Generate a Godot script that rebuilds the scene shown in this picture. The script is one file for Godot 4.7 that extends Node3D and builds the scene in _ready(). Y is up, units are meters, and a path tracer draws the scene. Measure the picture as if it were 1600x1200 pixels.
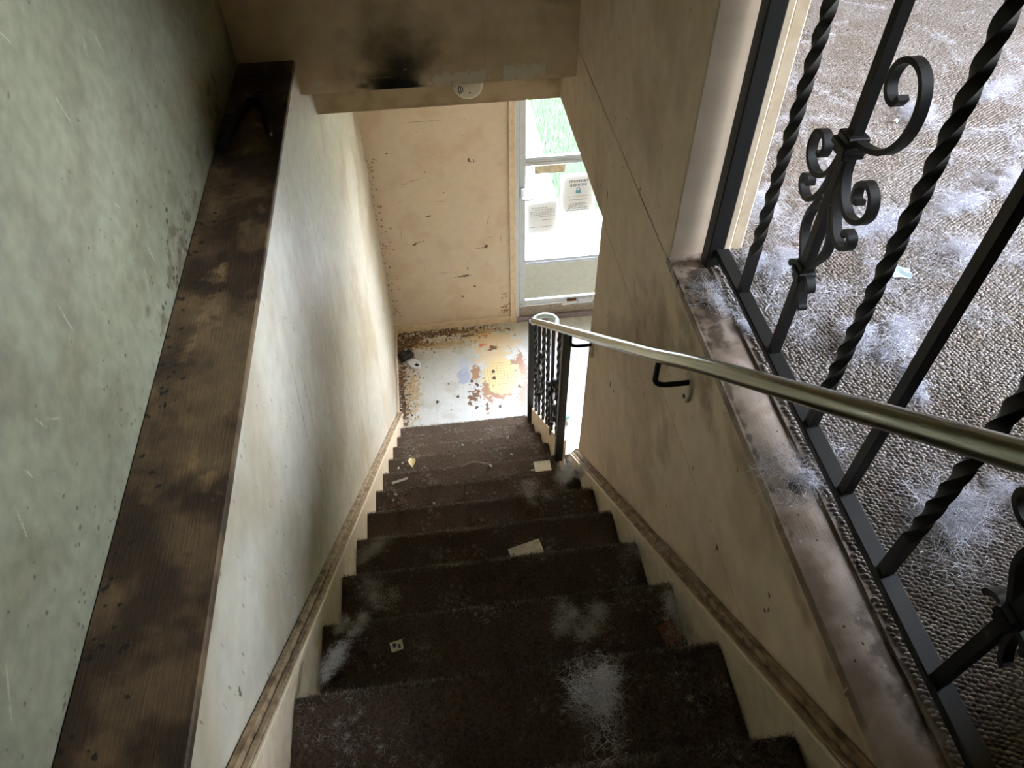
extends Node3D

# ---------------------------------------------------------------- measures (metres; y = 0 is the upper floor, x = 0 the stair side of the half wall)
const XR := 0.8565      # stair side of the right wall
const XW := -0.162      # upper left wall
const Z1 := -2.2194     # upper header across the stairwell
const Z2 := -2.4645     # lower header
const Z3 := -3.8277     # wall with the door
const YF := -2.6946     # entrance floor
const Y1 := -0.109
const Y2 := -0.3037
const ZE := -1.7449     # end of the right wall
const ZA := -1.1794     # end of the partition upstairs
const NY := -0.1866     # nosing of the step numbered 0
const NZ := -0.2809
const RUN := 0.2279
const RISE := 0.209

var rng := RandomNumberGenerator.new()
var used := {}
var fine := FastNoiseLite.new()
var mid := FastNoiseLite.new()
var M := {}


# ---------------------------------------------------------------- mesh building
class MB:
	var v := PackedVector3Array()
	var t := PackedVector2Array()
	var ix := PackedInt32Array()
	var plane := ""             # "zy", "xy" or "xz": texture coordinates run from lo to hi in that plane
	var lo := Vector2.ZERO
	var hi := Vector2.ONE

	func add(p: Vector3) -> int:
		v.append(p)
		return v.size() - 1

	func tri(a: int, b: int, c: int) -> void:      # counter-clockwise seen from outside
		ix.append(a)
		ix.append(b)
		ix.append(c)

	func quad(a: Vector3, b: Vector3, c: Vector3, d: Vector3) -> void:
		var i := add(a)
		add(b)
		add(c)
		add(d)
		tri(i, i + 1, i + 2)
		tri(i, i + 2, i + 3)

	func quad_out(a: Vector3, b: Vector3, c: Vector3, d: Vector3, o: Vector3) -> void:
		if (b - a).cross(c - a).dot((a + c) * 0.5 - o) < 0.0:
			quad(a, d, c, b)
		else:
			quad(a, b, c, d)

	func tri_out(a: Vector3, b: Vector3, c: Vector3, o: Vector3) -> void:
		var i := add(a)
		add(b)
		add(c)
		if (b - a).cross(c - a).dot(a - o) < 0.0:
			tri(i, i + 2, i + 1)
		else:
			tri(i, i + 1, i + 2)

	func corner(sx: int, sy: int, sz: int, ax: int, h: Vector3, b: float, o: Vector3, basis: Basis) -> Vector3:
		var q := Vector3(sx * (h.x - b), sy * (h.y - b), sz * (h.z - b))
		q[ax] = [sx, sy, sz][ax] * h[ax]
		return o + basis * q

	func box(lo: Vector3, hi: Vector3, bevel := 0.0, basis := Basis(), at := Vector3.ZERO) -> void:
		var c := (lo + hi) * 0.5
		var h := (hi - lo) * 0.5
		var b := minf(bevel, minf(h.x, minf(h.y, h.z)) * 0.8)
		var o := at + basis * c
		for s in [-1, 1]:
			quad_out(corner(s, -1, -1, 0, h, b, o, basis), corner(s, 1, -1, 0, h, b, o, basis), corner(s, 1, 1, 0, h, b, o, basis), corner(s, -1, 1, 0, h, b, o, basis), o)
			quad_out(corner(-1, s, -1, 1, h, b, o, basis), corner(1, s, -1, 1, h, b, o, basis), corner(1, s, 1, 1, h, b, o, basis), corner(-1, s, 1, 1, h, b, o, basis), o)
			quad_out(corner(-1, -1, s, 2, h, b, o, basis), corner(1, -1, s, 2, h, b, o, basis), corner(1, 1, s, 2, h, b, o, basis), corner(-1, 1, s, 2, h, b, o, basis), o)
		if b <= 0.0:
			return
		for s in [-1, 1]:
			for r in [-1, 1]:
				quad_out(corner(s, r, -1, 0, h, b, o, basis), corner(s, r, 1, 0, h, b, o, basis), corner(s, r, 1, 1, h, b, o, basis), corner(s, r, -1, 1, h, b, o, basis), o)
				quad_out(corner(s, -1, r, 0, h, b, o, basis), corner(s, 1, r, 0, h, b, o, basis), corner(s, 1, r, 2, h, b, o, basis), corner(s, -1, r, 2, h, b, o, basis), o)
				quad_out(corner(-1, s, r, 1, h, b, o, basis), corner(1, s, r, 1, h, b, o, basis), corner(1, s, r, 2, h, b, o, basis), corner(-1, s, r, 2, h, b, o, basis), o)
				for q in [-1, 1]:
					tri_out(corner(s, r, q, 0, h, b, o, basis), corner(s, r, q, 1, h, b, o, basis), corner(s, r, q, 2, h, b, o, basis), o)

	# a profile carried along a path; ref is a direction that the path never follows; flat gives the profile hard edges
	func sweep(path: PackedVector3Array, ref: Vector3, prof: PackedVector2Array, flat := true, scales := PackedFloat32Array(), twist := 0.0, caps := true) -> void:
		var n := path.size()
		var m := prof.size()
		var rows := []
		for i in n:
			var tan := (path[mini(i + 1, n - 1)] - path[maxi(i - 1, 0)]).normalized()
			var s := ref.cross(tan).normalized()
			var u := tan.cross(s)
			var k := scales[i] if scales.size() > i else 1.0
			var a := twist * i / float(n - 1)
			var row := PackedVector3Array()
			for q in prof:
				var w := q.rotated(a) * k
				row.append(path[i] + s * w.x + u * w.y)
			rows.append(row)
		if flat:
			for j in m:
				var base := v.size()
				for i in n:
					add(rows[i][j])
					add(rows[i][(j + 1) % m])
				for i in n - 1:
					var a := base + 2 * i
					tri(a, a + 1, a + 3)
					tri(a, a + 3, a + 2)
		else:
			var base := v.size()
			for i in n:
				for j in m:
					add(rows[i][j])
			for i in n - 1:
				for j in m:
					var a := base + i * m + j
					var b := base + i * m + (j + 1) % m
					tri(a, b, b + m)
					tri(a, b + m, a + m)
		if caps:
			for e in 2:
				var row: PackedVector3Array = rows[0 if e == 0 else n - 1]
				var base := v.size()
				for q in row:
					add(q)
				for j in range(1, m - 1):
					if e == 0:
						tri(base, base + j + 1, base + j)
					else:
						tri(base, base + j, base + j + 1)

	# rows of points of equal length as one smooth sheet; out tells the outer side
	func sheet(rows: Array, flip := false, closed := false) -> void:
		var base := v.size()
		var m: int = rows[0].size()
		for r in rows:
			for q in r:
				add(q)
		for i in rows.size() - 1:
			for j in (m if closed else m - 1):
				var a := base + i * m + j
				var b := base + i * m + (j + 1) % m
				if flip:
					tri(a, b + m, b)
					tri(a, a + m, b + m)
				else:
					tri(a, b, b + m)
					tri(a, b + m, a + m)

	func lathe(prof: PackedVector2Array, at: Vector3, basis := Basis(), segs := 32) -> void:   # prof: (radius, height) from bottom to top, round local y
		var rows := []
		for q in prof:
			var row := PackedVector3Array()
			for j in segs:
				var a := TAU * j / segs
				row.append(at + basis * Vector3(q.x * cos(a), q.y, -q.x * sin(a)))
			rows.append(row)
		sheet(rows, false, true)

	func mesh() -> ArrayMesh:
		var nn := PackedVector3Array()
		nn.resize(v.size())
		for k in range(0, ix.size(), 3):
			var a := v[ix[k]]
			var g := (v[ix[k + 1]] - a).cross(v[ix[k + 2]] - a)
			for e in 3:
				nn[ix[k + e]] += g
		var uv := PackedVector2Array()
		uv.resize(v.size())
		for k in v.size():
			nn[k] = nn[k].normalized() if nn[k].length_squared() > 0.0 else Vector3.UP
			if plane:
				var q := Vector2(v[k].z, v[k].y) if plane == "zy" else Vector2(v[k].x, v[k].y) if plane == "xy" else Vector2(v[k].x, v[k].z)
				uv[k] = (q - lo) / (hi - lo)
			else:
				var a := nn[k].abs()
				uv[k] = Vector2(v[k].z, -v[k].y) if a.x > a.y and a.x > a.z else Vector2(v[k].x, -v[k].y) if a.z > a.y else Vector2(v[k].x, v[k].z)
		var back := ix.duplicate()
		for k in range(0, ix.size(), 3):               # Godot's front faces run clockwise
			back[k + 1] = ix[k + 2]
			back[k + 2] = ix[k + 1]
		var arr := []
		arr.resize(Mesh.ARRAY_MAX)
		arr[Mesh.ARRAY_VERTEX] = v
		arr[Mesh.ARRAY_NORMAL] = nn
		arr[Mesh.ARRAY_TEX_UV] = uv
		arr[Mesh.ARRAY_INDEX] = back
		var am := ArrayMesh.new()
		am.add_surface_from_arrays(Mesh.PRIMITIVE_TRIANGLES, arr)
		return am


func rect(w: float, h: float) -> PackedVector2Array:
	return PackedVector2Array([Vector2(-w, -h) / 2, Vector2(w, -h) / 2, Vector2(w, h) / 2, Vector2(-w, h) / 2])


func ring(r: float, n: int, squash := 1.0) -> PackedVector2Array:
	var p := PackedVector2Array()
	for i in n:
		p.append(Vector2(cos(TAU * i / n) * r, sin(TAU * i / n) * r * squash))
	return p


func bend(pts: Array, per := 6) -> PackedVector3Array:      # a smooth curve through points
	var out := PackedVector3Array()
	for i in pts.size() - 1:
		var a: Vector3 = pts[maxi(i - 1, 0)]
		var b: Vector3 = pts[i]
		var c: Vector3 = pts[i + 1]
		var d: Vector3 = pts[mini(i + 2, pts.size() - 1)]
		for k in per:
			out.append(b.cubic_interpolate(c, a, d, k / float(per)))
	out.append(pts[-1])
	return out


# ---------------------------------------------------------------- naming
func numbered(called: String) -> String:
	var k: int = used.get(called, 0)
	used[called] = k + 1
	return called if k == 0 else "%s_%03d" % [called, k]


func tag(o: Node, label := "", category := "", group := "", kind := "") -> void:
	if label: o.set_meta("label", label)
	if category: o.set_meta("category", category)
	if group: o.set_meta("group", group)
	if kind: o.set_meta("kind", kind)


func thing(called: String, label: String, category: String, at := Vector3.ZERO, group := "") -> Node3D:
	var o := Node3D.new()
	o.name = numbered(called)
	add_child(o)
	o.position = at
	tag(o, label, category, group)
	return o


func obj(called: String, mb: MB, m: Material, parent: Node3D = self) -> MeshInstance3D:
	var o := MeshInstance3D.new()
	o.mesh = mb.mesh()
	o.material_override = m
	o.name = numbered(called) if parent == self else StringName(called)
	parent.add_child(o, true)
	return o


func struct(called: String, mb: MB, m: Material, label: String) -> MeshInstance3D:
	var o := obj(called, mb, m)
	tag(o, label, "", "", "structure")
	return o


func slab(lo: Vector3, hi: Vector3, bevel := 0.0) -> MB:
	var b := MB.new()
	b.box(lo, hi, bevel)
	return b


func scatter(called: String, m: Mesh, mat: Material, places: Array, parent: Node3D = self, colors := []) -> MultiMeshInstance3D:
	var mm := MultiMesh.new()
	mm.transform_format = MultiMesh.TRANSFORM_3D
	mm.use_colors = not colors.is_empty()
	mm.mesh = m
	mm.instance_count = places.size()
	for i in places.size():
		mm.set_instance_transform(i, places[i])
		if colors:
			mm.set_instance_color(i, colors[i])
	var o := MultiMeshInstance3D.new()
	o.multimesh = mm
	o.material_override = mat
	o.name = numbered(called) if parent == self else StringName(called)
	parent.add_child(o, true)
	o.set_meta("kind", "stuff")
	return o


# ---------------------------------------------------------------- textures, painted in metres on the surface they belong to
class Paint:
	var w: int
	var h: int
	var lo: Vector2
	var hi: Vector2
	var px := PackedByteArray()
	var noise: FastNoiseLite

	func _init(width: int, height: int, low: Vector2, high: Vector2, n: FastNoiseLite) -> void:
		w = width
		h = height
		lo = low
		hi = high
		noise = n
		px.resize(w * h * 3)

	func base(c: Color, fine_amp: float, fine_freq: float, stain: Color, stain_from: float, stain_freq: float, stain_amount: float, squeeze := Vector2.ONE) -> void:
		var k := 0
		for y in h:
			var my := (lo.y + (hi.y - lo.y) * (y + 0.5) / h) * squeeze.y
			for x in w:
				var mx := (lo.x + (hi.x - lo.x) * (x + 0.5) / w) * squeeze.x
				var a := noise.get_noise_2d(mx * fine_freq, my * fine_freq) * fine_amp + 1.0
				var s := clampf((noise.get_noise_2d(mx * stain_freq + 31.7, my * stain_freq + 11.3) - stain_from) * 3.0, 0.0, 1.0) * stain_amount
				px[k] = clampi(int((c.r + (stain.r - c.r) * s) * a * 255.0), 0, 255)
				px[k + 1] = clampi(int((c.g + (stain.g - c.g) * s) * a * 255.0), 0, 255)
				px[k + 2] = clampi(int((c.b + (stain.b - c.b) * s) * a * 255.0), 0, 255)
				k += 3

	# an irregular patch of dirt, paint or wear
	func blot(at: Vector2, r: Vector2, c: Color, amount := 1.0, soft := 0.15, ragged := 0.8, freq := 40.0, turn := 0.0) -> void:
		var sx := w / (hi.x - lo.x)
		var sy := h / (hi.y - lo.y)
		var reach := maxf(r.x, r.y) * 1.6
		var ca := cos(turn)
		var sa := sin(turn)
		for y in range(maxi(0, int((at.y - reach - lo.y) * sy)), mini(h, int((at.y + reach - lo.y) * sy) + 1)):
			var my := lo.y + (y + 0.5) / sy
			for x in range(maxi(0, int((at.x - reach - lo.x) * sx)), mini(w, int((at.x + reach - lo.x) * sx) + 1)):
				var mx := lo.x + (x + 0.5) / sx
				var dx := ((mx - at.x) * ca + (my - at.y) * sa) / r.x
				var dy := ((my - at.y) * ca - (mx - at.x) * sa) / r.y
				var d := sqrt(dx * dx + dy * dy)
				if d > 1.6:
					continue
				d += noise.get_noise_2d(mx * freq, my * freq) * ragged
				var a := clampf((1.0 - d) / soft, 0.0, 1.0) * amount
				if a <= 0.0:
					continue
				var k := (y * w + x) * 3
				px[k] = int(px[k] + (c.r * 255.0 - px[k]) * a)
				px[k + 1] = int(px[k + 1] + (c.g * 255.0 - px[k + 1]) * a)
				px[k + 2] = int(px[k + 2] + (c.b * 255.0 - px[k + 2]) * a)

	func texture() -> ImageTexture:
		return ImageTexture.create_from_image(Image.create_from_data(w, h, false, Image.FORMAT_RGB8, px))


func mat(c: Color, rough := 0.8, metal := 0.0) -> StandardMaterial3D:
	var m := StandardMaterial3D.new()
	m.albedo_color = c
	m.roughness = rough
	m.metallic = metal
	return m


func painted(p: Paint, rough: float, relief: Texture2D = null, depth := 0.0) -> StandardMaterial3D:
	var m := mat(Color.WHITE, rough)
	m.albedo_texture = p.texture()
	m.texture_repeat = false
	if relief:
		m.heightmap_enabled = true
		m.heightmap_texture = relief
		m.heightmap_scale = depth
	return m


func grain(c: Color, dark: Color, freq: float, rough: float, metres := 1.0, size := 512) -> StandardMaterial3D:   # a tiling mottled material, laid in metres
	var n := NoiseTexture2D.new()
	n.width = size
	n.height = size
	n.seamless = true
	n.generate_mipmaps = false
	var f := FastNoiseLite.new()
	f.seed = 5
	f.frequency = freq
	f.fractal_octaves = 5
	n.noise = f
	var g := Gradient.new()
	g.set_color(0, dark)
	g.set_color(1, c)
	g.set_offset(0, 0.15)
	g.set_offset(1, 0.6)
	n.color_ramp = g
	var m := mat(Color.WHITE, rough)
	m.albedo_texture = n
	m.uv1_triplanar = true
	m.uv1_world_triplanar = true
	m.uv1_scale = Vector3.ONE / metres
	return m


func lay(mb: MB, plane: String, lo: Vector2, hi: Vector2) -> void:
	mb.plane = plane
	mb.lo = lo
	mb.hi = hi


func nosing(k: float) -> Vector2:                     # (z, y) of a step's nosing
	return Vector2(NZ - k * RUN, NY - k * RISE)


func slope(z: float) -> float:                        # height of the nosing line
	return NY + (z - NZ) * RISE / RUN


# ---------------------------------------------------------------- the scene
func _ready() -> void:
	# camera
	var cam := Camera3D.new()
	cam.name = "camera"
	add_child(cam)
	cam.basis = Basis.from_euler(Vector3(-0.8472, -0.1185, -0.0106))
	cam.position = Vector3(0.3779, 0.9854, 0.0)
	cam.fov = 55.29
	cam.near = 0.02
	cam.current = true
	# sky: a bright, lightly clouded day; it lights the rooms through the window and the glazed door
	var env := Environment.new()
	var sky := ProceduralSkyMaterial.new()
	sky.sky_top_color = Color(0.84, 0.89, 0.98)
	sky.sky_horizon_color = Color(0.98, 0.98, 0.97)
	sky.sky_curve = 0.2
	sky.ground_bottom_color = Color(0.40, 0.43, 0.33)
	sky.ground_horizon_color = Color(0.55, 0.60, 0.50)
	sky.sky_energy_multiplier = 5.0
	sky.ground_energy_multiplier = 1.5
	env.sky = Sky.new()
	env.sky.sky_material = sky
	env.background_mode = Environment.BG_SKY
	env.tonemap_mode = Environment.TONE_MAPPER_LINEAR
	env.tonemap_exposure = 1.9
	env.sdfgi_enabled = true
	env.ssao_enabled = true
	env.ssil_enabled = true
	var we := WorldEnvironment.new()
	we.name = "world_environment"
	we.environment = env
	add_child(we)

	rng.seed = 11
	fine.seed = 3
	fine.frequency = 1.0
	fine.fractal_octaves = 5
	mid.seed = 9
	mid.frequency = 1.0
	mid.fractal_octaves = 3
	make_materials()
	build_setting()
	build_stairs()
	build_door()
	build_outside()
	build_upper_room()
	build_upper_railing()
	build_lower_railing()
	build_handrail()
	build_small_things()
	build_lint()


func make_materials() -> void:
	M.plaster = grain(Color(0.80, 0.73, 0.62), Color(0.70, 0.62, 0.50), 0.02, 0.85, 1.2)
	M.cream = grain(Color(0.84, 0.77, 0.655), Color(0.79, 0.71, 0.585), 0.03, 0.6, 0.8)
	M.dirty_trim = grain(Color(0.62, 0.53, 0.41), Color(0.30, 0.23, 0.16), 0.025, 0.8, 0.5)
	M.iron = mat(Color(0.085, 0.08, 0.07), 0.5)
	M.iron.metallic_specular = 0.45
	M.tube = mat(Color(0.66, 0.67, 0.61), 0.26, 1.0)
	M.aluminium = grain(Color(0.80, 0.83, 0.86), Color(0.77, 0.80, 0.83), 0.02, 0.4, 0.6)
	M.white_plastic = mat(Color(0.85, 0.85, 0.86), 0.45)
	M.black_plastic = mat(Color(0.05, 0.05, 0.055), 0.35)
	M.paper = mat(Color(0.95, 0.96, 0.95), 0.9)
	M.paper.backlight_enabled = true
	M.paper.backlight = Color(0.20, 0.21, 0.21)
	M.ink = mat(Color(0.16, 0.17, 0.19), 0.9)
	M.card = grain(Color(0.86, 0.82, 0.72), Color(0.74, 0.69, 0.58), 0.02, 0.9, 0.2, 256)
	M.lint = mat(Color(0.86, 0.86, 0.89), 1.0)
	M.grey_lint = mat(Color(0.74, 0.72, 0.69), 1.0)
	M.lint.backlight_enabled = true
	M.lint.backlight = Color(0.25, 0.25, 0.26)
	M.rust = grain(Color(0.42, 0.28, 0.17), Color(0.24, 0.15, 0.09), 0.05, 0.9, 0.1, 128)
	M.glass = mat(Color(1, 1, 1, 0.04), 0.02)
	M.glass.transparency = BaseMaterial3D.TRANSPARENCY_ALPHA
	M.stair_carpet = grain(Color(0.36, 0.29, 0.22), Color(0.23, 0.18, 0.135), 0.05, 1.0, 0.25)
	M.grass = mat(Color.WHITE, 1.0)
	M.grass.vertex_color_use_as_albedo = true
	M.grass.specular_mode = BaseMaterial3D.SPECULAR_DISABLED
	M.lawn = grain(Color(0.21, 0.30, 0.18), Color(0.16, 0.24, 0.13), 0.03, 1.0, 2.0)
	M.lawn.specular_mode = BaseMaterial3D.SPECULAR_DISABLED
	M.concrete = grain(Color(0.86, 0.86, 0.84), Color(0.76, 0.76, 0.74), 0.02, 0.9, 1.5)
	M.tinted = mat(Color.WHITE, 1.0)                 # tinted by the colours of its copies
	M.tinted.vertex_color_use_as_albedo = true


# ---------------------------------------------------------------- walls, floors, ceilings, trims
func build_setting() -> void:
	# relief of brushed and filled plaster
	var rl := NoiseTexture2D.new()
	rl.width = 1024
	rl.height = 1024
	rl.generate_mipmaps = false
	var rn := FastNoiseLite.new()
	rn.seed = 21
	rn.frequency = 0.03
	rn.fractal_octaves = 4
	rl.noise = rn

	# left wall above the ledge
	var a := Vector2(-2.3, 0.0)
	var b := Vector2(0.3, 1.3)
	var p := Paint.new(1024, 512, a, b, fine)
	p.base(Color(0.52, 0.52, 0.435), 0.12, 24.0, Color(0.42, 0.395, 0.315), 0.0, 4.0, 0.45)
	for i in 320:                                     # mould and dirt specks, thickest along the ledge
		var near := rng.randf() * rng.randf() * rng.randf()
		p.blot(Vector2(rng.randf_range(-2.2, 0.0), near * 0.9 + 0.005), Vector2(1, 0.8) * rng.randf_range(0.001, 0.004), Color(0.20, 0.16, 0.11), rng.randf_range(0.3, 0.8), 0.4, 0.9, 90.0)
	for i in 26:
		p.blot(Vector2(-1.28 + rng.randfn() * 0.10, absf(rng.randfn()) * 0.05), Vector2(1, 1) * rng.randf_range(0.002, 0.008), Color(0.12, 0.10, 0.07), 0.8, 0.6, 0.9, 60.0)
	for i in 18:
		p.blot(Vector2(rng.randf_range(-2.15, -1.0), rng.randf_range(0.0, 0.10)), Vector2(0.03, 0.02) * rng.randf_range(0.5, 1.5), Color(0.30, 0.24, 0.16), 0.55, 0.7, 1.1, 30.0)
	for i in 30:                                      # light scratches
		p.blot(Vector2(rng.randf_range(-1.4, -0.2), rng.randf_range(0.1, 0.7)), Vector2(0.0015, rng.randf_range(0.01, 0.04)), Color(0.86, 0.84, 0.76), 0.5, 0.5, 0.5, 60.0, rng.randf_range(-0.9, 0.9))
	var mb := slab(Vector3(-0.34, -2.8, -4.2), Vector3(XW, 2.45, 1.7))
	lay(mb, "zy", a, b)
	struct("wall_left", mb, painted(p, 0.62, rl, 0.12), "mouldy upper left wall of the stairwell above the dark ledge")

	# lower left half wall
	a = Vector2(-3.84, -2.75)
	b = Vector2(0.1, 0.0)
	p = Paint.new(1800, 1256, a, b, fine)
	p.base(Color(0.765, 0.74, 0.67), 0.07, 14.0, Color(0.67, 0.61, 0.50), 0.02, 1.6, 0.6)
	for i in 900:                                     # short dark flecks that run down
		p.blot(Vector2(rng.randf_range(-2.6, -0.1), rng.randf_range(-2.2, 0.0)), Vector2(0.0022, rng.randf_range(0.004, 0.014)), Color(0.33, 0.25, 0.18), rng.randf_range(0.25, 0.75), 0.5, 0.6, 90.0, rng.randf_range(-0.15, 0.15))
	for i in 130:                                     # grime at the corner by the door wall and above the floor
		p.blot(Vector2(-3.83 + absf(rng.randfn()) * 0.05, rng.randf_range(-2.7, -0.6)), Vector2(1, 1.6) * rng.randf_range(0.003, 0.012), Color(0.42, 0.31, 0.20), 0.7, 0.5, 0.9, 60.0)
	for s in [[-0.40, -1.20, 0.16, 0.35], [-0.45, -1.28, 0.13, 0.32], [-0.02, -0.57, 0.02, 0.1], [-0.63, -1.18, 0.02, -0.1]]:
		p.blot(Vector2(s[1], s[0]), Vector2(0.003, s[2]), Color(0.42, 0.36, 0.28), 0.8, 0.5, 0.5, 50.0, s[3])
	p.blot(Vector2(-0.448, -0.183), Vector2(0.005, 0.011), Color(0.2, 0.16, 0.12), 0.9, 0.4, 0.8, 80.0, 0.3)
	for i in 40:                                      # chipped edge under the ledge
		p.blot(Vector2(rng.randf_range(-2.2, 0.0), -0.022), Vector2(rng.randf_range(0.004, 0.02), 0.005), Color(0.45, 0.37, 0.26), 0.8, 0.4, 0.9, 60.0)
	mb = slab(Vector3(XW, -2.8, -4.2), Vector3(0.0, -0.018, 1.7))
	lay(mb, "zy", a, b)
	struct("wall_left_lower", mb, painted(p, 0.5, rl, 0.10), "fleck-marked cream lower left wall beside the stairs")

	# ledge on the half wall
	a = Vector2(-0.165, -2.23)
	b = Vector2(0.01, 0.3)
	p = Paint.new(112, 1600, a, b, fine)
	p.base(Color(0.42, 0.34, 0.235), 0.22, 12.0, Color(0.22, 0.16, 0.10), -0.12, 5.0, 0.85)
	for i in 60:
		p.blot(Vector2(rng.randf_range(-0.16, 0.0), rng.randf_range(-2.2, 0.0)), Vector2(1, 2) * rng.randf_range(0.006, 0.03), Color(0.62, 0.52, 0.36) if i % 3 == 0 else Color(0.20, 0.14, 0.085), 0.5, 0.8, 1.2, 30.0)
	for i in 90:
		p.blot(Vector2(-0.158 + absf(rng.randfn()) * 0.03, rng.randf_range(-2.2, 0.0)), Vector2(1, 1) * rng.randf_range(0.002, 0.006), Color(0.07, 0.055, 0.04), 0.85, 0.4, 0.9, 90.0)
	mb = slab(Vector3(XW, -0.018, Z1), Vector3(0.004, 0.0, 1.6), 0.003)
	lay(mb, "xz", a, b)
	struct("trim_1", mb, painted(p, 0.7, rl, 0.05), "dark grimy ledge on top of the left half wall")

	# header over the stairs, with a scorch mark and patches of white filler
	a = Vector2(-0.17, -0.115)
	b = Vector2(0.87, 0.50)
	p = Paint.new(1024, 600, a, b, fine)
	p.base(Color(0.87, 0.79, 0.68), 0.06, 10.0, Color(0.78, 0.69, 0.57), 0.0, 3.0, 0.5)
	for s in [[0.30, 0.0, 0.17, 0.17, 0.35], [0.30, -0.04, 0.13, 0.12, 0.55], [0.30, -0.08, 0.10, 0.07, 0.85], [0.27, -0.10, 0.10, 0.035, 0.9], [0.32, -0.105, 0.07, 0.025, 0.9], [0.19, -0.095, 0.03, 0.012, 0.6]]:
		p.blot(Vector2(s[0], s[1]), Vector2(s[2], s[3]), Color(0.06, 0.048, 0.03), s[4], 1.0, 0.4, 9.0)
	for s in [[0.44, -0.092, 0.045, 0.022], [0.50, -0.090, 0.05, 0.022], [0.545, -0.088, 0.03, 0.022], [0.645, -0.085, 0.022, 0.028], [0.69, -0.082, 0.045, 0.025], [0.74, -0.078, 0.020, 0.022], [0.06, -0.078, 0.025, 0.007]]:
		p.blot(Vector2(s[0], s[1]), Vector2(s[2], s[3]), Color(0.88, 0.86, 0.81), 0.9, 0.1, 0.8, 40.0)
	p.blot(Vector2(0.25, -0.072), Vector2(0.045, 0.0012), Color(0.75, 0.70, 0.58), 0.8, 0.4, 0.5, 60.0)
	p.blot(Vector2(0.325, -0.050), Vector2(0.006, 0.003), Color(0.75, 0.70, 0.58), 0.8, 0.4, 0.8, 60.0)
	mb = slab(Vector3(XW, Y1, Z1 - 0.1), Vector3(0.5685, 2.45, Z1))
	mb.box(Vector3(0.5695, Y1, Z1 - 0.1), Vector3(XR + 0.1, 2.45, Z1))
	lay(mb, "xy", a, b)
	struct("wall_front", mb, painted(p, 0.85, rl, 0.04), "scorched header across the stairwell with patches of white filler")

	# lower header, lower ceilings
	struct("wall_front_lower", slab(Vector3(-0.05, Y2, Z2 - 0.1), Vector3(XR + 0.05, Y1 + 0.05, Z2)), M.plaster, "narrow lower header behind the scorched one")
	struct("ceiling_1", slab(Vector3(-0.05, Y1, Z2 - 0.05), Vector3(XR, Y1 + 0.05, Z1 - 0.1)), M.plaster, "strip of ceiling between the two headers")
	struct("ceiling_2", slab(Vector3(-0.05, Y2, Z3 - 0.1), Vector3(2.5, Y2 + 0.1, Z2 - 0.1)), M.plaster, "ceiling of the entrance")
	struct("ceiling_3", slab(Vector3(XR + 0.02, Y2, Z2 - 0.1), Vector3(2.5, Y2 + 0.1, -0.7)), M.plaster, "ceiling of the passage beside the stairs")

	# right wall: lower board, floor edge band and partition above
	a = Vector2(-2.5, -2.72)
	b = Vector2(0.1, 0.95)
	p = Paint.new(1024, 1400, a, b, fine)
	p.base(Color(0.86, 0.775, 0.67), 0.05, 12.0, Color(0.72, 0.625, 0.51), 0.05, 2.2, 0.5)
	for i in 260:
		p.blot(Vector2(rng.randf_range(-1.9, 0.0), rng.randf_range(-1.4, 0.9)), Vector2(1, 1.3) * rng.randf_range(0.0012, 0.004), Color(0.30, 0.22, 0.14), rng.randf_range(0.3, 0.9), 0.4, 0.9, 90.0)
	for s in [[-1.02, -0.05, 0.10, 0.05], [-0.96, -0.10, 0.12, 0.06], [-1.15, -0.16, 0.10, 0.10], [-1.3, -0.30, 0.08, 0.12], [-0.85, -0.10, 0.09, 0.05], [-0.6, -0.05, 0.25, 0.03], [-0.3, -0.04, 0.2, 0.03], [-1.0, -0.42, 0.06, 0.12]]:
		p.blot(Vector2(s[0], s[1]), Vector2(s[2], s[3]), Color(0.50, 0.40, 0.29), 0.38, 1.0, 0.8, 12.0)
	for s in [[-1.711, -0.207, 0.004, 0.016], [-1.17, 0.233, 0.004, 0.004], [-0.656, -0.305, 0.006, 0.009], [-1.023, 0.077, 0.004, 0.005], [-1.455, -0.718, 0.005, 0.012], [-0.471, -0.19, 0.004, 0.005]]:
		p.blot(Vector2(s[0], s[1]), Vector2(s[2], s[3]), Color(0.17, 0.12, 0.08), 0.9, 0.35, 0.8, 90.0, 0.2)
	for i in 14:                                      # light vertical smears of filler below the ledge
		p.blot(Vector2(rng.randf_range(-1.35, -0.8), rng.randf_range(-0.3, -0.02)), Vector2(0.004, rng.randf_range(0.02, 0.09)), Color(0.84, 0.77, 0.66), 0.45, 0.6, 0.9, 40.0, rng.randf_range(-0.1, 0.25))
	M.right = painted(p, 0.7, rl, 0.06)
	mb = slab(Vector3(XR + 0.001, -2.8, ZE), Vector3(XR + 0.1, Y2 - 0.0035, 1.7), 0.0015)
	lay(mb, "zy", a, b)
	struct("wall_right_lower", mb, M.right, "cream lower right wall that carries the handrail")
	mb = slab(Vector3(XR, Y2, Z2 - 0.1), Vector3(XR + 0.07, -0.018, 1.7), 0.0015)
	lay(mb, "zy", a, b)
	struct("trim_2", mb, M.right, "plastered edge of the upper floor along the right of the stairs")
	mb = slab(Vector3(XR + 0.0006, -0.018, -4.2), Vector3(0.985, 2.45, ZA), 0.003)
	lay(mb, "zy", a, b)
	struct("wall_right", mb, M.right, "end of the partition wall beside the upstairs railing")
	mb = slab(Vector3(0.985, 0.0, -4.2), Vector3(1.012, 2.2, ZA + 0.004), 0.003)
	mb.box(Vector3(0.968, 0.0, ZA), Vector3(0.985, 2.2, ZA + 0.009), 0.003)
	struct("trim_3", mb, M.cream, "cream casing at the corner of the partition wall")

	# ledge board on the right, under the railing
	a = Vector2(0.845, -1.2)
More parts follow.
